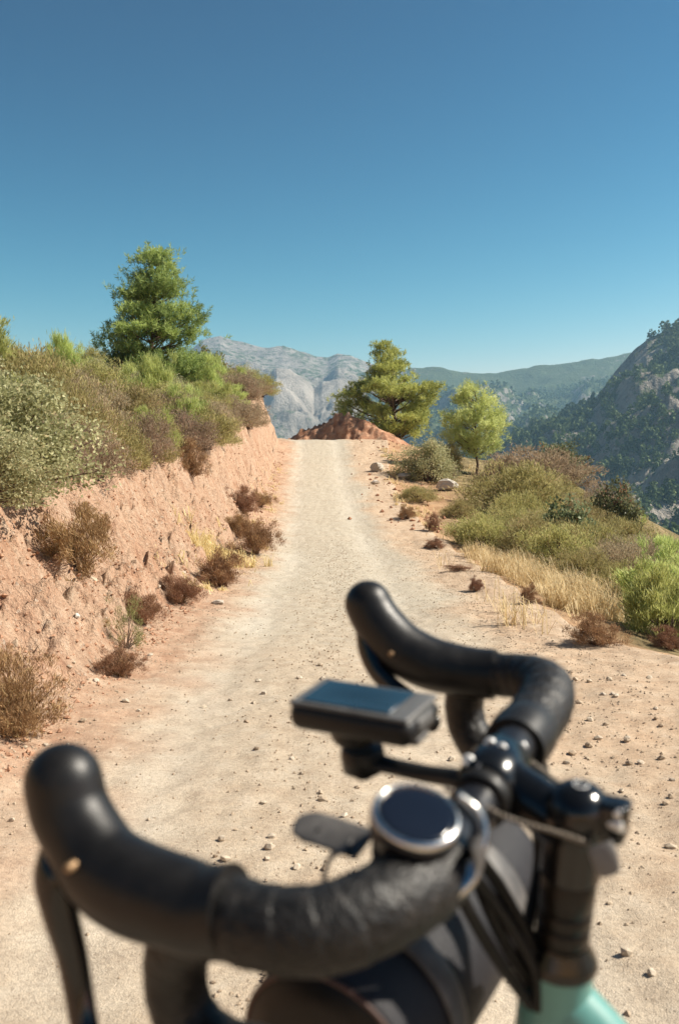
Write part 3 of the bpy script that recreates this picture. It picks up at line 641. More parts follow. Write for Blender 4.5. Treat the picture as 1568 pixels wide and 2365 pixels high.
# dry grass
def grass(name, N, area, hgt, label, seed, wid=.006):
    r = np.random.default_rng(seed); x, y, dn = area(r, N); z = H(x, y); n = len(x)
    nc = max(1, n // 22); ci = r.integers(0, n, nc); own = ci[r.integers(0, nc, n)]; keep = r.random(n) < .75
    x = np.where(keep, x[own] + r.normal(0, .035, n), x); y = np.where(keep, y[own] + r.normal(0, .035, n), y); dn = np.where(keep, dn[own], dn); z = H(x, y)
    cl = rdir(n, r) * np.array([1, 1, 0]); lean = r.uniform(.25, 1.9, (n, 1)); hh = (hgt * r.uniform(.45, 1.15, n) * dn)[:, None]
    b0 = np.stack([x, y, z - .01], 1); s = np.cross(cl, [0, 0, 1.]) * wid * r.uniform(.6, 1.2, (n, 1)); up = np.array([0, 0, 1.])
    m = b0 + up * hh * .6 + cl * hh * lean * .28; t = b0 + up * hh * np.maximum(1.05 - lean * .47, .12) + cl * hh * lean * .75
    V = np.stack([b0 - s, b0 + s, m + s * .8, m - s * .8, t + s * .15, t - s * .15], 1).reshape(-1, 3); k = np.arange(n)[:, None] * 6
    Fq = np.concatenate([k + np.array([0, 1, 2, 3]), k + np.array([3, 2, 4, 5])], 1).reshape(-1, 4)
    o = link(name, mesh_np(name, V, Fq, M['grass'], False, None, {'tone': np.repeat(np.clip(r.normal(.55, .25, n), 0, 1), 2)}))
    tag(o, label, 'grass', kind='stuff')
def verge_area(r, N):
    y = r.uniform(7.0, 14.0, N); x = verge_edge(y) - .10 + np.abs(r.normal(0, .75, N)) - .40 * (r.random(N) < .22)
    d = fbm(x, y, .55, 3, 61); k = d > .16 + .30 * r.normal(0, .3, N) + .35 * (x < verge_edge(y) + .12); k = k & (x < .285 * y + .12 * d)
    x, y, d = x[k], y[k], d[k]; return x, y, np.clip(.55 + d * .7 + .25 * (x - verge_edge(y)), .18, 1.25)
grass('dry_grass', 21000, verge_area, .36, 'tall straw-yellow dry grass along the right verge', 1, .0045)
def upper_area(r, N):
    y = r.uniform(14, 33, N); x = verge_edge(y) + r.uniform(-.15, 4.0, N)
    d = fbm(x, y, .9, 3, 62); k = d > -.05
    return x[k], y[k], np.clip(.4 + d[k] * .8, .2, 1)
grass('dry_grass', 9000, upper_area, .2, 'short dry yellow grass on the upper right slope', 2, .011)
def foot_area(r, N):
    c = ground_at(500, 1290); a = r.normal(0, .16, (N, 2)); y = np.concatenate([c.y + a[:N // 2, 1] * 1.5, r.uniform(9, 28, N - N // 2)])
    x = np.concatenate([c.x + a[:N // 2, 0], xfoot(y[N // 2:]) + r.normal(.12, .16, N - N // 2)])
    return x, y, np.concatenate([np.ones(N // 2), np.clip(r.normal(.35, .15, N - N // 2), .1, .8)])
grass('dry_grass', 2600, foot_area, .24, 'dry straw tufts at the foot of the left bank', 3, .006)
def hill_area(r, N):
    y = r.uniform(6, 32, N); x = top(y) - np.abs(r.normal(0, 1.4, N)); d = fbm(x, y, .8, 3, 63); k = d > .15
    return x[k], y[k], np.clip(.5 + d[k] * .6, .3, 1.2)
grass('dry_grass', 9000, hill_area, .5, 'thin dry grass between the bushes above the left bank', 4, .006)

# ------------------------------------------------------------------ stones
def rock_mesh(name, seed, mat, sub=1, flat=.75):
    r = np.random.default_rng(seed); p = (1 + 5 ** .5) / 2
    v = [(-1, p, 0), (1, p, 0), (-1, -p, 0), (1, -p, 0), (0, -1, p), (0, 1, p), (0, -1, -p), (0, 1, -p), (p, 0, -1), (p, 0, 1), (-p, 0, -1), (-p, 0, 1)]
    f = [(0, 11, 5), (0, 5, 1), (0, 1, 7), (0, 7, 10), (0, 10, 11), (1, 5, 9), (5, 11, 4), (11, 10, 2), (10, 7, 6), (7, 1, 8), (3, 9, 4), (3, 4, 2), (3, 2, 6), (3, 6, 8), (3, 8, 9), (4, 9, 5), (2, 4, 11), (6, 2, 10), (8, 6, 7), (9, 8, 1)]
    v = [Vector(q).normalized() for q in v]
    for s in range(sub):
        cache = {}; nf = []
        def midp(a, b):
            key = (min(a, b), max(a, b))
            if key not in cache: v.append(((v[a] + v[b]) / 2).normalized()); cache[key] = len(v) - 1
            return cache[key]
        for a, b_, c in f:
            x, y, z = midp(a, b_), midp(b_, c), midp(c, a); nf += [(a, x, z), (b_, y, x), (c, z, y), (x, y, z)]
        f = nf
    V = np.array([tuple(q) for q in v]); n = np.array([1.] * len(V))
    for k in range(7):
        d = rdir(1, r)[0]; cut = r.uniform(.55, .9); q = V @ d; V = np.where((q > cut)[:, None], V - d * ((q - cut)[:, None]) * .9, V)
    V = V * (1 + r.normal(0, .06, (len(V), 1))) * np.array([1, r.uniform(.65, .95), flat * r.uniform(.7, 1)])
    return mesh_np(name, V * .5, np.array(f), mat, False)
STONES = [rock_mesh('stone', 200 + k, M['stone'], 0) for k in range(7)]
CLODS = [rock_mesh('stone', 240 + k, M['clod'], 0) for k in range(4)]
srng = np.random.default_rng(77)
def stone_field(N, lo, hi):
    """positions: right shoulder, hump between the wheel tracks, foot of the bank"""
    y = -3.5 + 19.5 * srng.random(N) ** 1.05; c = interp(y, ROAD_C); m = srng.random(N)
    x = np.where(m < .40, c + srng.normal(1.45, .40, N), np.where(m < .58, c + srng.normal(.05, .20, N), np.where(m < .82, xfoot(y) + np.abs(srng.normal(0, .30, N)), c + srng.uniform(-1.4, 2.2, N))))
    x = np.clip(x, xfoot(y) - .25, verge_edge(y) + .5); s = lo + (hi - lo) * srng.random(N) ** 5
    return x, y, s
x, y, s = stone_field(6500, .010, .052); show = s / np.maximum(y, .3) * (y > 1.7); idx = np.argsort(-show)[:290]
for q in idx:
    o = link('stone', STONES[int(srng.integers(7))], road); sc = s[q]
    o.location = (x[q], y[q], float(H(np.array([x[q]]), np.array([y[q]]))[0]) + sc * .12); o.scale = (sc, sc, sc); o.rotation_euler = (srng.uniform(-.4, .4), srng.uniform(-.4, .4), srng.uniform(0, 6.28))
for q in range(70):
    y = 3.4 + 22 * srng.random() ** 1.4; t = srng.random() ** .8; x = float(xfoot(np.array([y]))[0]) + .1 - t * float(bankw(np.array([y]))[0]); sc = .025 + .11 * srng.random() ** 3
    o = link('stone', STONES[int(srng.integers(7))] if srng.random() < .45 else CLODS[int(srng.integers(4))], bank)
    o.location = on_ground(x, y) + Vector((.1 * sc, 0, .05 * sc)); o.scale = (sc, sc, sc * .8); o.rotation_euler = (srng.uniform(-.6, .6), srng.uniform(0, 1.2), srng.uniform(0, 6.28))
def gravel(name, x, y, s, mat, label, lift=.15):
    n = len(x); z = H(x, y); base = np.array([(1, 0, 0), (-1, 0, 0), (0, 1, 0), (0, -1, 0), (0, 0, 1), (0, 0, -1)]) * .5
    V = base[None] * srng.uniform(.55, 1.2, (n, 6, 1)) * np.array([1, 1, .75]); a = srng.uniform(0, 6.28, n); ca, sa = np.cos(a)[:, None], np.sin(a)[:, None]
    V = np.stack([V[..., 0] * ca - V[..., 1] * sa, V[..., 0] * sa + V[..., 1] * ca, V[..., 2] + .25 * V[..., 0]], -1) * s[:, None, None] + np.stack([x, y, z + s * lift], 1)[:, None]
    f = np.array([(0, 2, 4), (2, 1, 4), (1, 3, 4), (3, 0, 4), (2, 0, 5), (1, 2, 5), (3, 1, 5), (0, 3, 5)])
    o = link(name, mesh_np(name, V.reshape(-1, 3), (f[None] + (np.arange(n) * 6)[:, None, None]).reshape(-1, 3), mat, False)); tag(o, label, 'gravel', kind='stuff')
gx, gy, gs = stone_field(60000, .003, .021)
gravel('gravel', gx, gy, gs, M['stone'], 'small pale gravel scattered over the dirt road', .09)
yy = 3.2 + 28 * srng.random(22000) ** 1.5; tt = srng.random(22000); xx = xfoot(yy) + .25 - tt * (bankw(yy) + .2)
gravel('earth_clods', xx, yy, .004 + .042 * srng.random(22000) ** 7, M['clod'], 'crumbled red clods on the earth bank', .1)
yy = srng.uniform(17, 36.5, 1500); xx = verge_edge(yy) + srng.normal(.25, .55, 1500)
gravel('rubble', xx, yy, .012 + .12 * srng.random(1500) ** 8, M['clod'], 'reddish rubble along the right road edge below the mound', .1)
# single rocks
for k, (u, v, w, h, lab) in enumerate(((1032, 1138, .56, .46, 'white boulder between the bushes on the right slope'), (872, 1090, .62, .34, 'pale reddish rock beside the road below the red mound'), (940, 1105, .60, .26, 'flat white rock right of the pale reddish rock'),
                                       (238, 1072, .34, .30, 'pale rock on the top edge of the left bank'), (866, 1120, .34, .16, 'small flat stone slab at the road edge under the reddish rock'), (505, 1392, .13, .055, 'flat dark edged stone lying on the left roadside'), (176, 1488, .055, .05, 'small white stone at the foot of the left bank'))):
    g = ground_at(u, v); o = link('boulder' if w > .3 else 'loose_stone', rock_mesh('boulder', 300 + k, M['boulder'], 2, .9)); o.location = g + Vector((0, 0, h * .28)); o.scale = (w, w * .8, h); o.rotation_euler = (0, 0, k * 1.3)
    tag(o, lab, 'rock')

# ------------------------------------------------------------------ bicycle (camera-metric frame of the bike: right, forward, up)
BR, BF, BU = np.array([.489, .193, .850]), np.array([-.870, .048, .490]), np.array([-.054, .980, -.192])
BT = np.array([.0919, -.2001, .6518])
BR /= np.linalg.norm(BR); BF -= BR * (BF @ BR); BF /= np.linalg.norm(BF); _s = np.sign(np.cross(BR, BF) @ BU); BU = np.cross(BR, BF) * _s
def L(x, y, z): return cw(BT + BR * x + BF * y + BU * z)
def Ld(v): return np.array(cw(BR * v[0] + BF * v[1] + BU * v[2])) - np.array(cw((0, 0, 0)))
AR, AF, AU = Ld((1, 0, 0)), Ld((0, 1, 0)), Ld((0, 0, 1))
SA = Ld((0, .309, -.951)); SA = SA / np.linalg.norm(SA)
org = L(0, .16, -.925)
bike = thing('bicycle', 'drop bar bicycle with black taped bars and teal frame in the foreground', 'bicycle', org)
def part(name, mat, fn, parent=None, smooth=True):
    mb = MB(org); fn(mb); return mb.build(name, M[mat], parent or bike, smooth)
def P(*a): return [at(u, v, d) for u, v, d in a]

# bar: metal centre, tape on both sides
part('handlebar', 'blackmetal', lambda m: tube(m, P((1010, 2000, .552), (1070, 1905, .60), (1140, 1793, .648), (1193, 1712, .70), (1222, 1668, .735)), .0152, 20, 6, AU))
lt = [(525, 2116, .5165, .0215), (600, 2139, .507, .0215), (680, 2149, .502, .022), (760, 2143, .503, .0225), (840, 2114, .509, .0225), (915, 2076, .521, .0225), (978, 2036, .538, .0225), (1010, 2000, .552, .022)]
part('bar_tape', 'tape', lambda m: tube(m, [at(*q[:3]) for q in lt], [q[3] for q in lt], 40, 14, AU, 'flat', (.017, .032)))
rt = [(1122, 1556, .846, .0185), (1180, 1560, .832, .0185), (1230, 1568, .812, .0195), (1262, 1590, .788, .0210), (1256, 1628, .764, .0220), (1233, 1665, .742, .0220), (1214, 1693, .722, .0218)]
part('bar_tape', 'tape', lambda m: tube(m, [at(*q[:3]) for q in rt], [q[3] for q in rt], 40, 14, AU, 'flat', (.017, .032)))
part('finishing_collar', 'blackplastic', lambda m: tube(m, P((1218, 1688, .726), (1205, 1702, .714), (1186, 1728, .698)), [.0228, .0235, .0225], 32, 5, AU))
# drops under the hoods
part('bar_drop', 'tape', lambda m: tube(m, P((500, 2125, .522), (425, 2165, .54), (405, 2240, .556), (425, 2340, .562), (500, 2420, .55), (620, 2460, .52)), [.018, .0185, .0182, .018, .018, .018], 28, 8, AU, 'flat', (.017, .032)))
part('bar_drop', 'tape', lambda m: tube(m, P((1120, 1560, .848), (1080, 1588, .862), (1072, 1640, .868), (1090, 1700, .862), (1140, 1755, .842), (1230, 1790, .80)), [.0165, .017, .017, .017, .017, .017], 28, 8, AU, 'flat', (.017, .032)))
# hoods with their levers
def hood(pts, lever, lr, pin, pr):
    h = part('brake_hood', 'rubber', lambda m: tube(m, [at(*q[:3]) for q in pts], [(q[3], q[4]) for q in pts], 36, 8, AU, 'round1'))
    b = MB(org); tube(b, P(*lever), lr, 18, 8, AR, 'round1'); b.build('brake_lever', M['blackgloss'], h)
    b = MB(org); p0 = at(*pin); lathe(b, Vector(p0), -AR, [(-.006, pr), (.0, pr), (.0012, pr * .8), (.0015, pr * .2)], 16); b.build('pivot_pin', M['brass'], h); return h
hood([(538, 2106, .5150, .0238, .0246), (470, 2103, .522, .0235, .0240), (400, 2080, .529, .0235, .0250), (310, 2050, .539, .0240, .0262), (240, 2002, .549, .0235, .0250), (190, 1925, .557, .0225, .0228), (161, 1865, .561, .0225, .0222), (147, 1806, .563, .0222, .0222)],
     [(128, 1962, .556), (124, 2030, .552), (140, 2110, .553), (165, 2200, .556), (182, 2290, .556), (200, 2390, .55), (235, 2500, .535)], [(.011, .007), (.0125, .0095), (.011, .0095), (.0095, .0085), (.009, .0075), (.009, .007), (.009, .006)], (158, 2006, .526), .0025)
hood([(1142, 1557, .844, .0216, .0212), (1095, 1553, .850, .0212, .0215), (1050, 1546, .855, .0215, .0222), (985, 1529, .861, .0220, .0232), (925, 1495, .867, .0222, .0230), (882, 1448, .873, .0218, .0218), (862, 1418, .876, .0212, .0212), (850, 1394, .878, .0208, .0208)],
     [(845, 1450, .872), (852, 1500, .868), (872, 1548, .862), (905, 1585, .855), (940, 1612, .846), (975, 1640, .83), (1000, 1670, .815)], [(.010, .007), (.010, .0085), (.009, .0085), (.0085, .007), (.0085, .006), (.0085, .006), (.008, .005)], (902, 1510, .846), .0026)

# stem, steerer, headset
cap = at(1334, 1866, .606); hs = at(1293, 2195, .632)
sa = np.array(hs - cap); sa /= np.linalg.norm(sa)
clampc = at(1140, 1793, .648)
def stem_body(m):
    tube(m, [at(1312, 1902, .611), at(1250, 1862, .624), at(1190, 1822, .638), at(1150, 1797, .648)], [(.0185, .0180), (.0168, .0168), (.0168, .0168), (.0180, .0185)], 28, 5, AU)
    tube(m, [Vector(cap) + Vector(sa) * k for k in (.006, .045)], .0185, 30, 1, AF)
st = part('stem', 'blackgloss', stem_body)
def faceplate(m):
    ax = np.array(at(1193, 1712, .70) - at(1070, 1905, .60)); ax /= np.linalg.norm(ax)
    tube(m, [Vector(clampc) + Vector(ax) * k for k in (-.021, -.019, 0, .019, .021)], [.0185, .0205, .021, .0205, .0185], 30, 1, AU)
part('faceplate', 'blackgloss', faceplate, st)
for (u, v, d, r) in ((1081, 1757, .634, .0042), (1131, 1718, .652, .0042), (1158, 1728, .646, .0036), (1205, 1724, .672, .0036), (1112, 1772, .628, .0034)):
    part('bolt', 'steel', lambda m: lathe(m, at(u, v, d), (np.array(cam.location) - np.array(at(u, v, d))), [(-.01, r), (0, r), (.002, r * .8), (.0022, r * .45), (.0005, r * .4)], 14), st)
part('top_cap', 'blackgloss', lambda m: lathe(m, Vector(cap) + Vector(sa) * .006, -sa, [(-.010, .0196), (-.008, .0206), (.003, .0206), (.010, .0194), (.016, .0160), (.0200, .0110), (.0220, .006), (.0224, .0005)], 32))
part('cap_bolt', 'steel', lambda m: lathe(m, Vector(cap) - Vector(sa) * .0155, -sa, [(-.004, .0055), (0, .0055), (.0012, .004), (-.001, .0032)], 16))
def rear_clamp(m): rbox(m, at(1412, 1893, .596), (-AF, AR, -sa), (.010, .009, .013), .004)
part('rear_clamp', 'blackgloss', rear_clamp, st)
for dv in (-14, 14): part('bolt', 'steel', lambda m: lathe(m, at(1432, 1893 + dv, .586), AR * -.35 - AF, [(-.008, .004), (.001, .004), (.002, .003)], 14), st)
for k0, k1, r in ((.046, .068, .0172), (.0688, .0790, .0172), (.0798, .092, .0172)):
    part('spacer', 'carbon', lambda m: tube(m, [Vector(cap) + Vector(sa) * q for q in (k0, k0 + .001, k1 - .001, k1)], [r - .0008, r, r, r - .0008], 30, 1, AF))
part('headset_cap', 'blackgloss', lambda m: lathe(m, Vector(cap) + Vector(sa) * .0925, sa, [(0, .0172), (.003, .0182), (.010, .0228), (.015, .0246), (.0168, .0240)], 36))
h0 = np.array(Vector(cap) + Vector(sa) * .1092)
def head(m):
    tube(m, [h0, h0 + sa * .02, h0 + sa * .075, h0 + sa * .13], [.0226, .0225, .0235, .026], 36, 6, AF)
fr = part('head_tube', 'teal', head)
sp = L(0, -.80, -.02); bb = L(0, -.43, -.66); ra = L(0, -.86, -.585); fa = L(0, .16, -.585)
part('top_tube', 'teal', lambda m: tube(m, [h0 + sa * .030 - AF * .002, h0 + sa * .055 - AF * .035, h0 + sa * .11 - AF * .10, Vector(L(0, -.55, -.33))], [(.0215, .024), (.021, .022), (.0195, .0195), (.015, .015)], 28, 8, AU))
part('down_tube', 'teal', lambda m: tube(m, [h0 + sa * .105, h0 + sa * .15 - AF * .05, Vector(bb)], [(.026, .024), (.026, .026), (.024, .026)], 28, 6, AU))
part('seat_tube', 'teal', lambda m: tube(m, [Vector(bb), Vector(L(0, -.56, -.27))], .0165, 24, 1, AF))
part('seat_post', 'blackmetal', lambda m: tube(m, [Vector(L(0, -.555, -.29)), Vector(L(0, -.615, -.05))], .0136, 20, 1, AF))
part('saddle', 'rubber', lambda m: tube(m, [Vector(L(0, -.47, -.025)), Vector(L(0, -.55, -.022)), Vector(L(0, -.64, -.02)), Vector(L(0, -.72, -.012)), Vector(L(0, -.745, -.012))], [(.018, .012), (.024, .018), (.045, .02), (.072, .02), (.060, .016)], 24, 6, AU, 'round'))
for s in (-1, 1):
    part('seat_stay', 'teal', lambda m: tube(m, [Vector(L(s * .012, -.555, -.30)), Vector(L(s * .05, -.70, -.43)), Vector(L(s * .065, -.86, -.585))], .008, 14, 4, AF))
    part('chain_stay', 'teal', lambda m: tube(m, [Vector(L(s * .02, -.44, -.66)), Vector(L(s * .055, -.62, -.63)), Vector(L(s * .065, -.86, -.585))], .010, 14, 4, AU))
cr = np.array(L(0, 0, 0)); cr = h0 + sa * .138
def fork(m):
    tube(m, [cr - AR * .055 + sa * .03, cr - AR * .045 + sa * .004, cr, cr + AR * .045 + sa * .004, cr + AR * .055 + sa * .03], [.013, .016, .019, .016, .013], 20, 5, AF)
    for s in (-1, 1): tube(m, [cr + AR * s * .053 + sa * .025, cr + AR * s * .058 + sa * .2, np.array(fa) + AR * s * .055], [(.012, .016), (.011, .014), (.009, .010)], 20, 5, AF, 'round')
part('fork', 'teal', fork)
def wheel(c):
    c = np.array(c); a = np.linspace(0, 2 * np.pi, 97)
    def ring(m, r, tr, seg=16):
        Pp = c + r * (np.cos(a)[:, None] * AF + np.sin(a)[:, None] * AU); tube(m, Pp, tr, seg, 1, AR, 'none')
    w = part('front_wheel' if c[0] < org.x + .2 else 'rear_wheel', 'tyre', lambda m: ring(m, .318, .021))
    b = MB(org); ring(b, .292, (np.full((97, 2), .011) * np.array([1, 1.4])), 12); b.build('rim', M['blackmetal'], w)
    b = MB(org); tube(b, [c - AR * .05, c - AR * .03, c + AR * .03, c + AR * .05], [.009, .017, .017, .009], 16, 1, AF); b.build('hub', M['blackmetal'], w)
    b = MB(org)
    for k in range(24):
        t = k * 2 * np.pi / 24; s = (-1) ** k; tube(b, [c + AR * s * .03 + .017 * (np.cos(t + 1) * AF + np.sin(t + 1) * AU), c + .286 * (np.cos(t) * AF + np.sin(t) * AU)], .001, 5, 1, AR, 'none')
    o = b.build('spokes', M['steel'], w); o['kind'] = 'stuff'
    return w
wheel(fa); wheel(ra)
part('crank', 'blackmetal', lambda m: [tube(m, [np.array(bb) - AR * .07, np.array(bb) + AR * .07], .013, 16, 1, AF), tube(m, [np.array(bb) - AR * .075, np.array(bb) - AR * .08 + AF * .17], .010, 14, 1, AU, 'round'), tube(m, [np.array(bb) + AR * .075, np.array(bb) + AR * .08 - AF * .17], .010, 14, 1, AU, 'round')])
part('chainring', 'blackmetal', lambda m: lathe(m, np.array(bb) + AR * .045, AR, [(0, .02), (0, .082), (.004, .082), (.004, .02)], 48))
# brake and gear hoses
for q in ([(1050, 1960, .575), (1085, 2010, .585), (1130, 2070, .60), (1185, 2150, .612), (1235, 2245, .62), (1240, 2330, .625)], [(1075, 1935, .59), (1110, 1985, .60), (1160, 2060, .615), (1215, 2160, .622), (1255, 2280, .628)],
          [(1165, 1760, .672), (1210, 1830, .665), (1255, 1960, .65), (1262, 2090, .64), (1250, 2200, .636), (1238, 2300, .63)], [(1180, 1745, .682), (1225, 1850, .67), (1245, 1980, .655), (1222, 2120, .64), (1200, 2260, .635)],
          [(1030, 1990, .56), (1070, 2080, .58), (1120, 2170, .60), (1180, 2260, .615), (1225, 2320, .625)], [(1060, 1950, .582), (1092, 2010, .594), (1128, 2100, .606), (1172, 2190, .618), (1222, 2270, .628)]):
    part('brake_hose', 'hose', lambda m: tube(m, P(*q), .0040, 12, 8, AU))

# computer mount (bolted to the bar)
def mount(m):
    tube(m, P((838, 1752, .690), (900, 1768, .680), (980, 1786, .664), (1050, 1797, .645), (1100, 1815, .632), (1128, 1845, .626)), [(.012, .0045), (.008, .0052), (.0075, .0055), (.008, .006), (.009, .0065), (.009, .006)], 18, 7, AU, 'round')
    lathe(m, at(838, 1757, .690), AU, [(-.012, .004), (-.012, .006), (-.006, .006), (-.006, .0145), (.006, .0155), (.010, .0145)], 28)
part('computer_mount', 'blackplastic', mount)
ax = np.array(at(1193, 1712, .70) - at(1070, 1905, .60)); ax /= np.linalg.norm(ax)
part('mount_band', 'blackplastic', lambda m: tube(m, [np.array(at(1112, 1840, .627)) + ax * k for k in (-.008, -.007, .004, .005)], [.0175, .019, .019, .0175], 28, 1, AU), )

# ------------------------------------------------------------------ bike computer
cc = np.array(L(0, .087, .0705))
comp = thing('bike_computer', 'black bike computer with a blank blue-grey screen on the out-front mount', 'bike computer', Vector(cc))
def cpart(name, mat, fn, parent=None):
    mb = MB(cc); fn(mb); return mb.build(name, M[mat], parent or comp)
body = cpart('body', 'blackplastic', lambda m: rbox(m, cc - AU * .0110 - AF * .004, (AR, AF, AU), (.0260, .0465, .0100), .0085, 6))
cpart('bezel', 'greyplastic', lambda m: rbox(m, cc - AU * .0012 - AF * .004, (AR, AF, AU), (.0245, .0450, .0016), .0015, 3))
cpart('screen', 'screen', lambda m: rbox(m, cc + AU * .0006, (AR, AF, AU), (.0200, .0340, .0008), .0006, 2))
cpart('rear_flap', 'greyplastic', lambda m: rbox(m, cc - AU * .009 - AF * .0495, (AR, AF, AU), (.012, .0022, .0045), .002, 4))
cpart('button', 'blackplastic', lambda m: lathe(m, cc - AU * .008 + AR * .017 - AF * .0500, -AF, [(-.003, .0032), (.001, .0032), (.0018, .0022)], 16))
cpart('lanyard_loop', 'greyplastic', lambda m: rbox(m, cc - AU * .022 - AF * .043 + AR * .002, (AR, AF, AU), (.010, .005, .0035), .003, 4))
cpart('twist_lock', 'blackplastic', lambda m: lathe(m, cc - AU * .020 + AF * .004, -AU, [(-.004, .016), (.008, .0165), (.012, .014)], 28))

# ------------------------------------------------------------------ wristwatch strapped round the bar
wc = np.array(at(962, 1880, .536)); ray = wc - np.array(cam.location); ray /= np.linalg.norm(ray)
e = np.array(cw((.22, .975, 0))) - np.array(cw((0, 0, 0))); e = e - ray * (e @ ray); e /= np.linalg.norm(e)
wnrm = -ray * .66 + e * .751; wnrm /= np.linalg.norm(wnrm)
watch = thing('wristwatch', 'round wristwatch with dark glass and silver bezel strapped round the left bar', 'watch', Vector(wc))
def wpart(name, mat, fn, parent=None):
    mb = MB(wc); fn(mb); return mb.build(name, M[mat], parent or watch)
wpart('case', 'blackmetal', lambda m: lathe(m, wc, wnrm, [(-.0165, .0200), (-.015, .0235), (-.006, .0250), (-.0025, .0248), (-.0022, .0225)], 56))
wpart('bezel', 'silver', lambda m: lathe(m, wc, wnrm, [(-.0030, .0246), (-.0016, .0248), (.0002, .0240), (.0012, .0226), (.0014, .0217), (.0004, .0214), (-.0012, .0212)], 72))
wpart('glass', 'glass', lambda m: lathe(m, wc, wnrm, [(-.001, .0213), (.0004, .0212), (.0008, .018), (.0010, .008), (.0011, .0003)], 56))
barL = np.array(at(1015, 1992, .553)); bax = np.array(at(1070, 1905, .60)) - np.array(at(1000, 2012, .546)); bax /= np.linalg.norm(bax)
# the strap runs round the bar in the plane across it
sx = np.cross(wnrm, bax); sx /= np.linalg.norm(sx)
if sx @ AF < 0: sx = -sx
sn = np.cross(bax, sx); sn = sn if sn @ wnrm > 0 else -sn
sc_ = (barL + (wc - wnrm * .012 - barL) * .42)
def band(m, a0, a1, rx, rz, w, th, n=26):
    Pp = [sc_ + sx * rx * math.cos(t) + sn * rz * math.sin(t) for t in np.linspace(a0, a1, n)]
    tube(m, Pp, [(w, th)] * n, 16, 1, sn * math.sin(a0) + sx * math.cos(a0), 'flat')
wpart('strap', 'strap', lambda m: band(m, R_(35), R_(-215), .029, .031, .0115, .0019))
wpart('strap_tail', 'strap', lambda m: tube(m, P((845, 1950, .560), (800, 1935, .568), (755, 1920, .574), (715, 1908, .579), (697, 1904, .581)), [(.0015, .0115), (.0015, .0115), (.0015, .0115), (.0015, .0112), (.0014, .0090)], 18, 5, np.array(cw((.0, .45, .9))) - np.array(cam.location), 'round1'))
wpart('strap', 'strap', lambda m: tube(m, P((812, 1945, .562), (778, 1962, .566), (752, 2005, .566), (748, 2060, .556)), [(.0015, .011)] * 4, 14, 6, np.array(cw((.5, .3, .8))) - np.array(cam.location), 'flat'))
for q in ((735, 1918), (757, 1926)): wpart('strap_hole', 'blackplastic', lambda m: lathe(m, at(q[0], q[1], .5735), (np.array(cam.location) - np.array(at(*q, .577))), [(-.003, .0016), (.0004, .0016), (.0005, .0012)], 12))
wpart('lug', 'blackmetal', lambda m: tube(m, P((1050, 1840, .556), (1085, 1865, .556), (1108, 1905, .553), (1105, 1950, .548), (1088, 1985, .543)), [(.010, .003), (.011, .003), (.011, .003), (.011, .003), (.010, .0025)], 16, 6, AU))
wpart('lug_edge', 'silver', lambda m: tube(m, P((1062, 1838, .548), (1098, 1865, .546), (1119, 1905, .543), (1116, 1950, .538), (1096, 1982, .534)), .0016, 10, 7, AU, 'round'))
wpart('keeper', 'silver', lambda m: tube(m, P((1088, 2000, .532), (1083, 2025, .530), (1062, 2050, .529), (1034, 2068, .529)), [(.0045, .0018)] * 4, 12, 6, AU, 'round'))
wpart('strap_reflection', 'brass', lambda m: tube(m, P((1034, 2068, .531), (1005, 2083, .533), (975, 2092, .536)), [(.005, .0012)] * 3, 12, 6, AU, 'round'))  # brown strip standing in for the warm reflection under the strap

# ------------------------------------------------------------------ bead chain hung round the stem, with a grey pendant
ch0 = Vector(at(1365, 1950, .585))
chain = thing('bead_chain', 'thin bead chain looped along the stem with a light grey pendant', 'chain', ch0)
cp1 = catmull([tuple(q) for q in P((1030, 1822, .612), (1075, 1838, .606), (1115, 1860, .602), (1160, 1885, .598), (1220, 1905, .592), (1290, 1925, .587), (1365, 1950, .584))], 14)
cp2 = catmull([tuple(q) for q in P((1128, 1700, .700), (1165, 1715, .69), (1205, 1745, .672), (1250, 1778, .655), (1290, 1808, .635))], 14)
bead = MB(); lathe(bead, (0, 0, 0), (0, 0, 1), [(-.0018, .0003), (-.0012, .0013), (0, .0018), (.0012, .0013), (.0018, .0003)], 8); b0 = bead.build('bead', M['cord'], chain); bme = b0.data
bpy.data.objects.remove(b0)
for cp in (cp1, cp2):
    s = np.concatenate([[0], np.cumsum(np.linalg.norm(np.diff(cp, axis=0), axis=1))])
    for d in np.arange(0, s[-1], .0034):
        o = link('bead', bme, chain); o.location = Vector([np.interp(d, s, cp[:, k]) for k in range(3)]) - ch0
b = MB(ch0)
tube(b, P((1384, 1950, .580), (1390, 1965, .579), (1398, 1990, .578), (1404, 2012, .578), (1407, 2022, .578)), [(.0070, .0014), (.0078, .0015), (.0078, .0015), (.0070, .0015), (.0045, .0013)], 20, 5, np.array(cam.location) - np.array(at(1398, 1990, .578)), 'flat'); b.build('pendant', M['pendant'], chain)

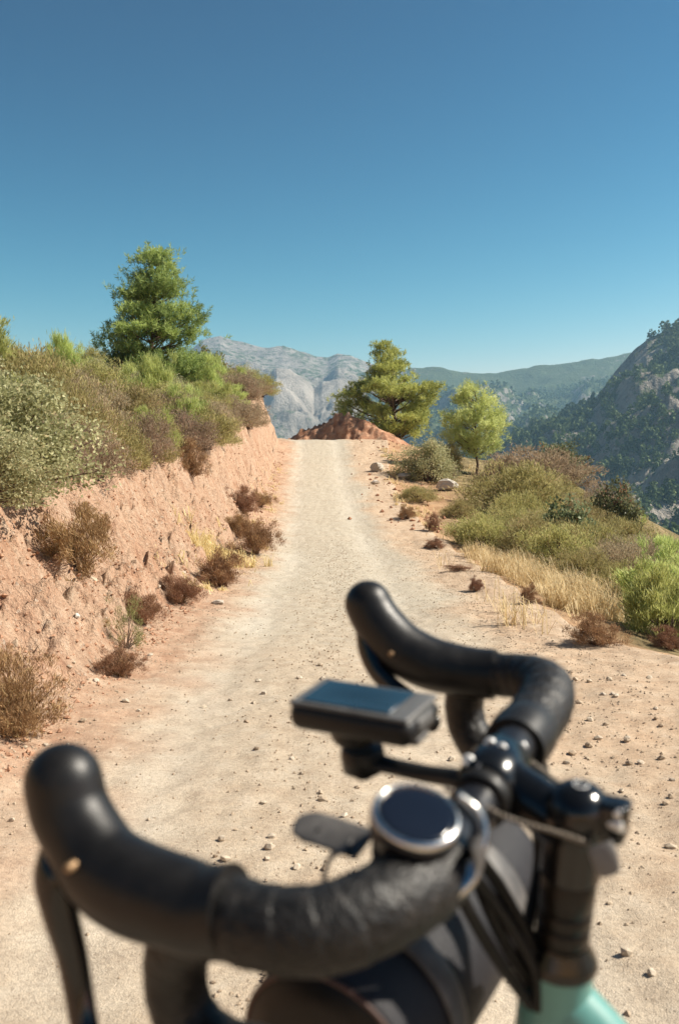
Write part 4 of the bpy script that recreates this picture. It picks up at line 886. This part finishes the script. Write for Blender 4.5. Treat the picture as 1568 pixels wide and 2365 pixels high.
# ------------------------------------------------------------------ barrel bag under the bar
bl, br = np.array(L(-.118, .055, -.113)), np.array(L(.118, .055, -.113))
bagc = (bl + br) / 2
bag = thing('handlebar_bag', 'dark grey barrel bag hanging under the handlebar', 'bag', Vector(bagc))
b = MB(bagc); tube(b, [bl, bl + AR * .004, bl * .75 + br * .25, bagc, bl * .25 + br * .75, br - AR * .004, br], [.0575, .060, .0612, .0618, .0612, .060, .0575], 48, 4, AU); b.build('body', M['bag'], bag)
for c, s in ((bl, -1), (br, 1)):
    b = MB(bagc); lathe(b, c, AR * s, [(.0003, .0570), (.004, .053), (.007, .040), (.008, .0005)], 40); b.build('end_panel', M['hose'], bag)
    b = MB(bagc); a = np.linspace(0, 2 * np.pi, 49); tube(b, c + .0575 * (np.cos(a)[:, None] * AF + np.sin(a)[:, None] * AU) + AR * s * .001, .0016, 8, 1, AR, 'none'); b.build('piping', M['piping'], bag)
for k in (-.06, .06):
    c = bagc + AR * k; a = np.linspace(0, 2 * np.pi, 49)
    b = MB(bagc); tube(b, c + .0628 * (np.cos(a)[:, None] * AF + np.sin(a)[:, None] * AU), [(.011, .0011)] * 49, 8, 1, AU, 'none'); b.build('strap', M['strap'], bag)

# ------------------------------------------------------------------ haze over the valley
hz = MB(); x0, x1, y0, y1, z0, z1 = -9500, 9500, -200, 9600, -160, 430
hz.add([(x0, y0, z0), (x1, y0, z0), (x1, y1, z0), (x0, y1, z0), (x0, y0, z1), (x1, y0, z1), (x1, y1, z1), (x0, y1, z1)], [(0, 3, 2, 1), (4, 5, 6, 7), (0, 1, 5, 4), (1, 2, 6, 5), (2, 3, 7, 6), (3, 0, 4, 7)])
ht = NT('haze_air'); pv = ht.n('ShaderNodeVolumePrincipled'); pv.inputs['Color'].default_value = (.42, .74, 1.0, 1); pv.inputs['Density'].default_value = .0002; pv.inputs['Anisotropy'].default_value = .2
ht.l(pv.outputs[0], ht.out.inputs['Volume'])
o = hz.build('haze', ht.m, smooth=False); o['kind'] = 'stuff'
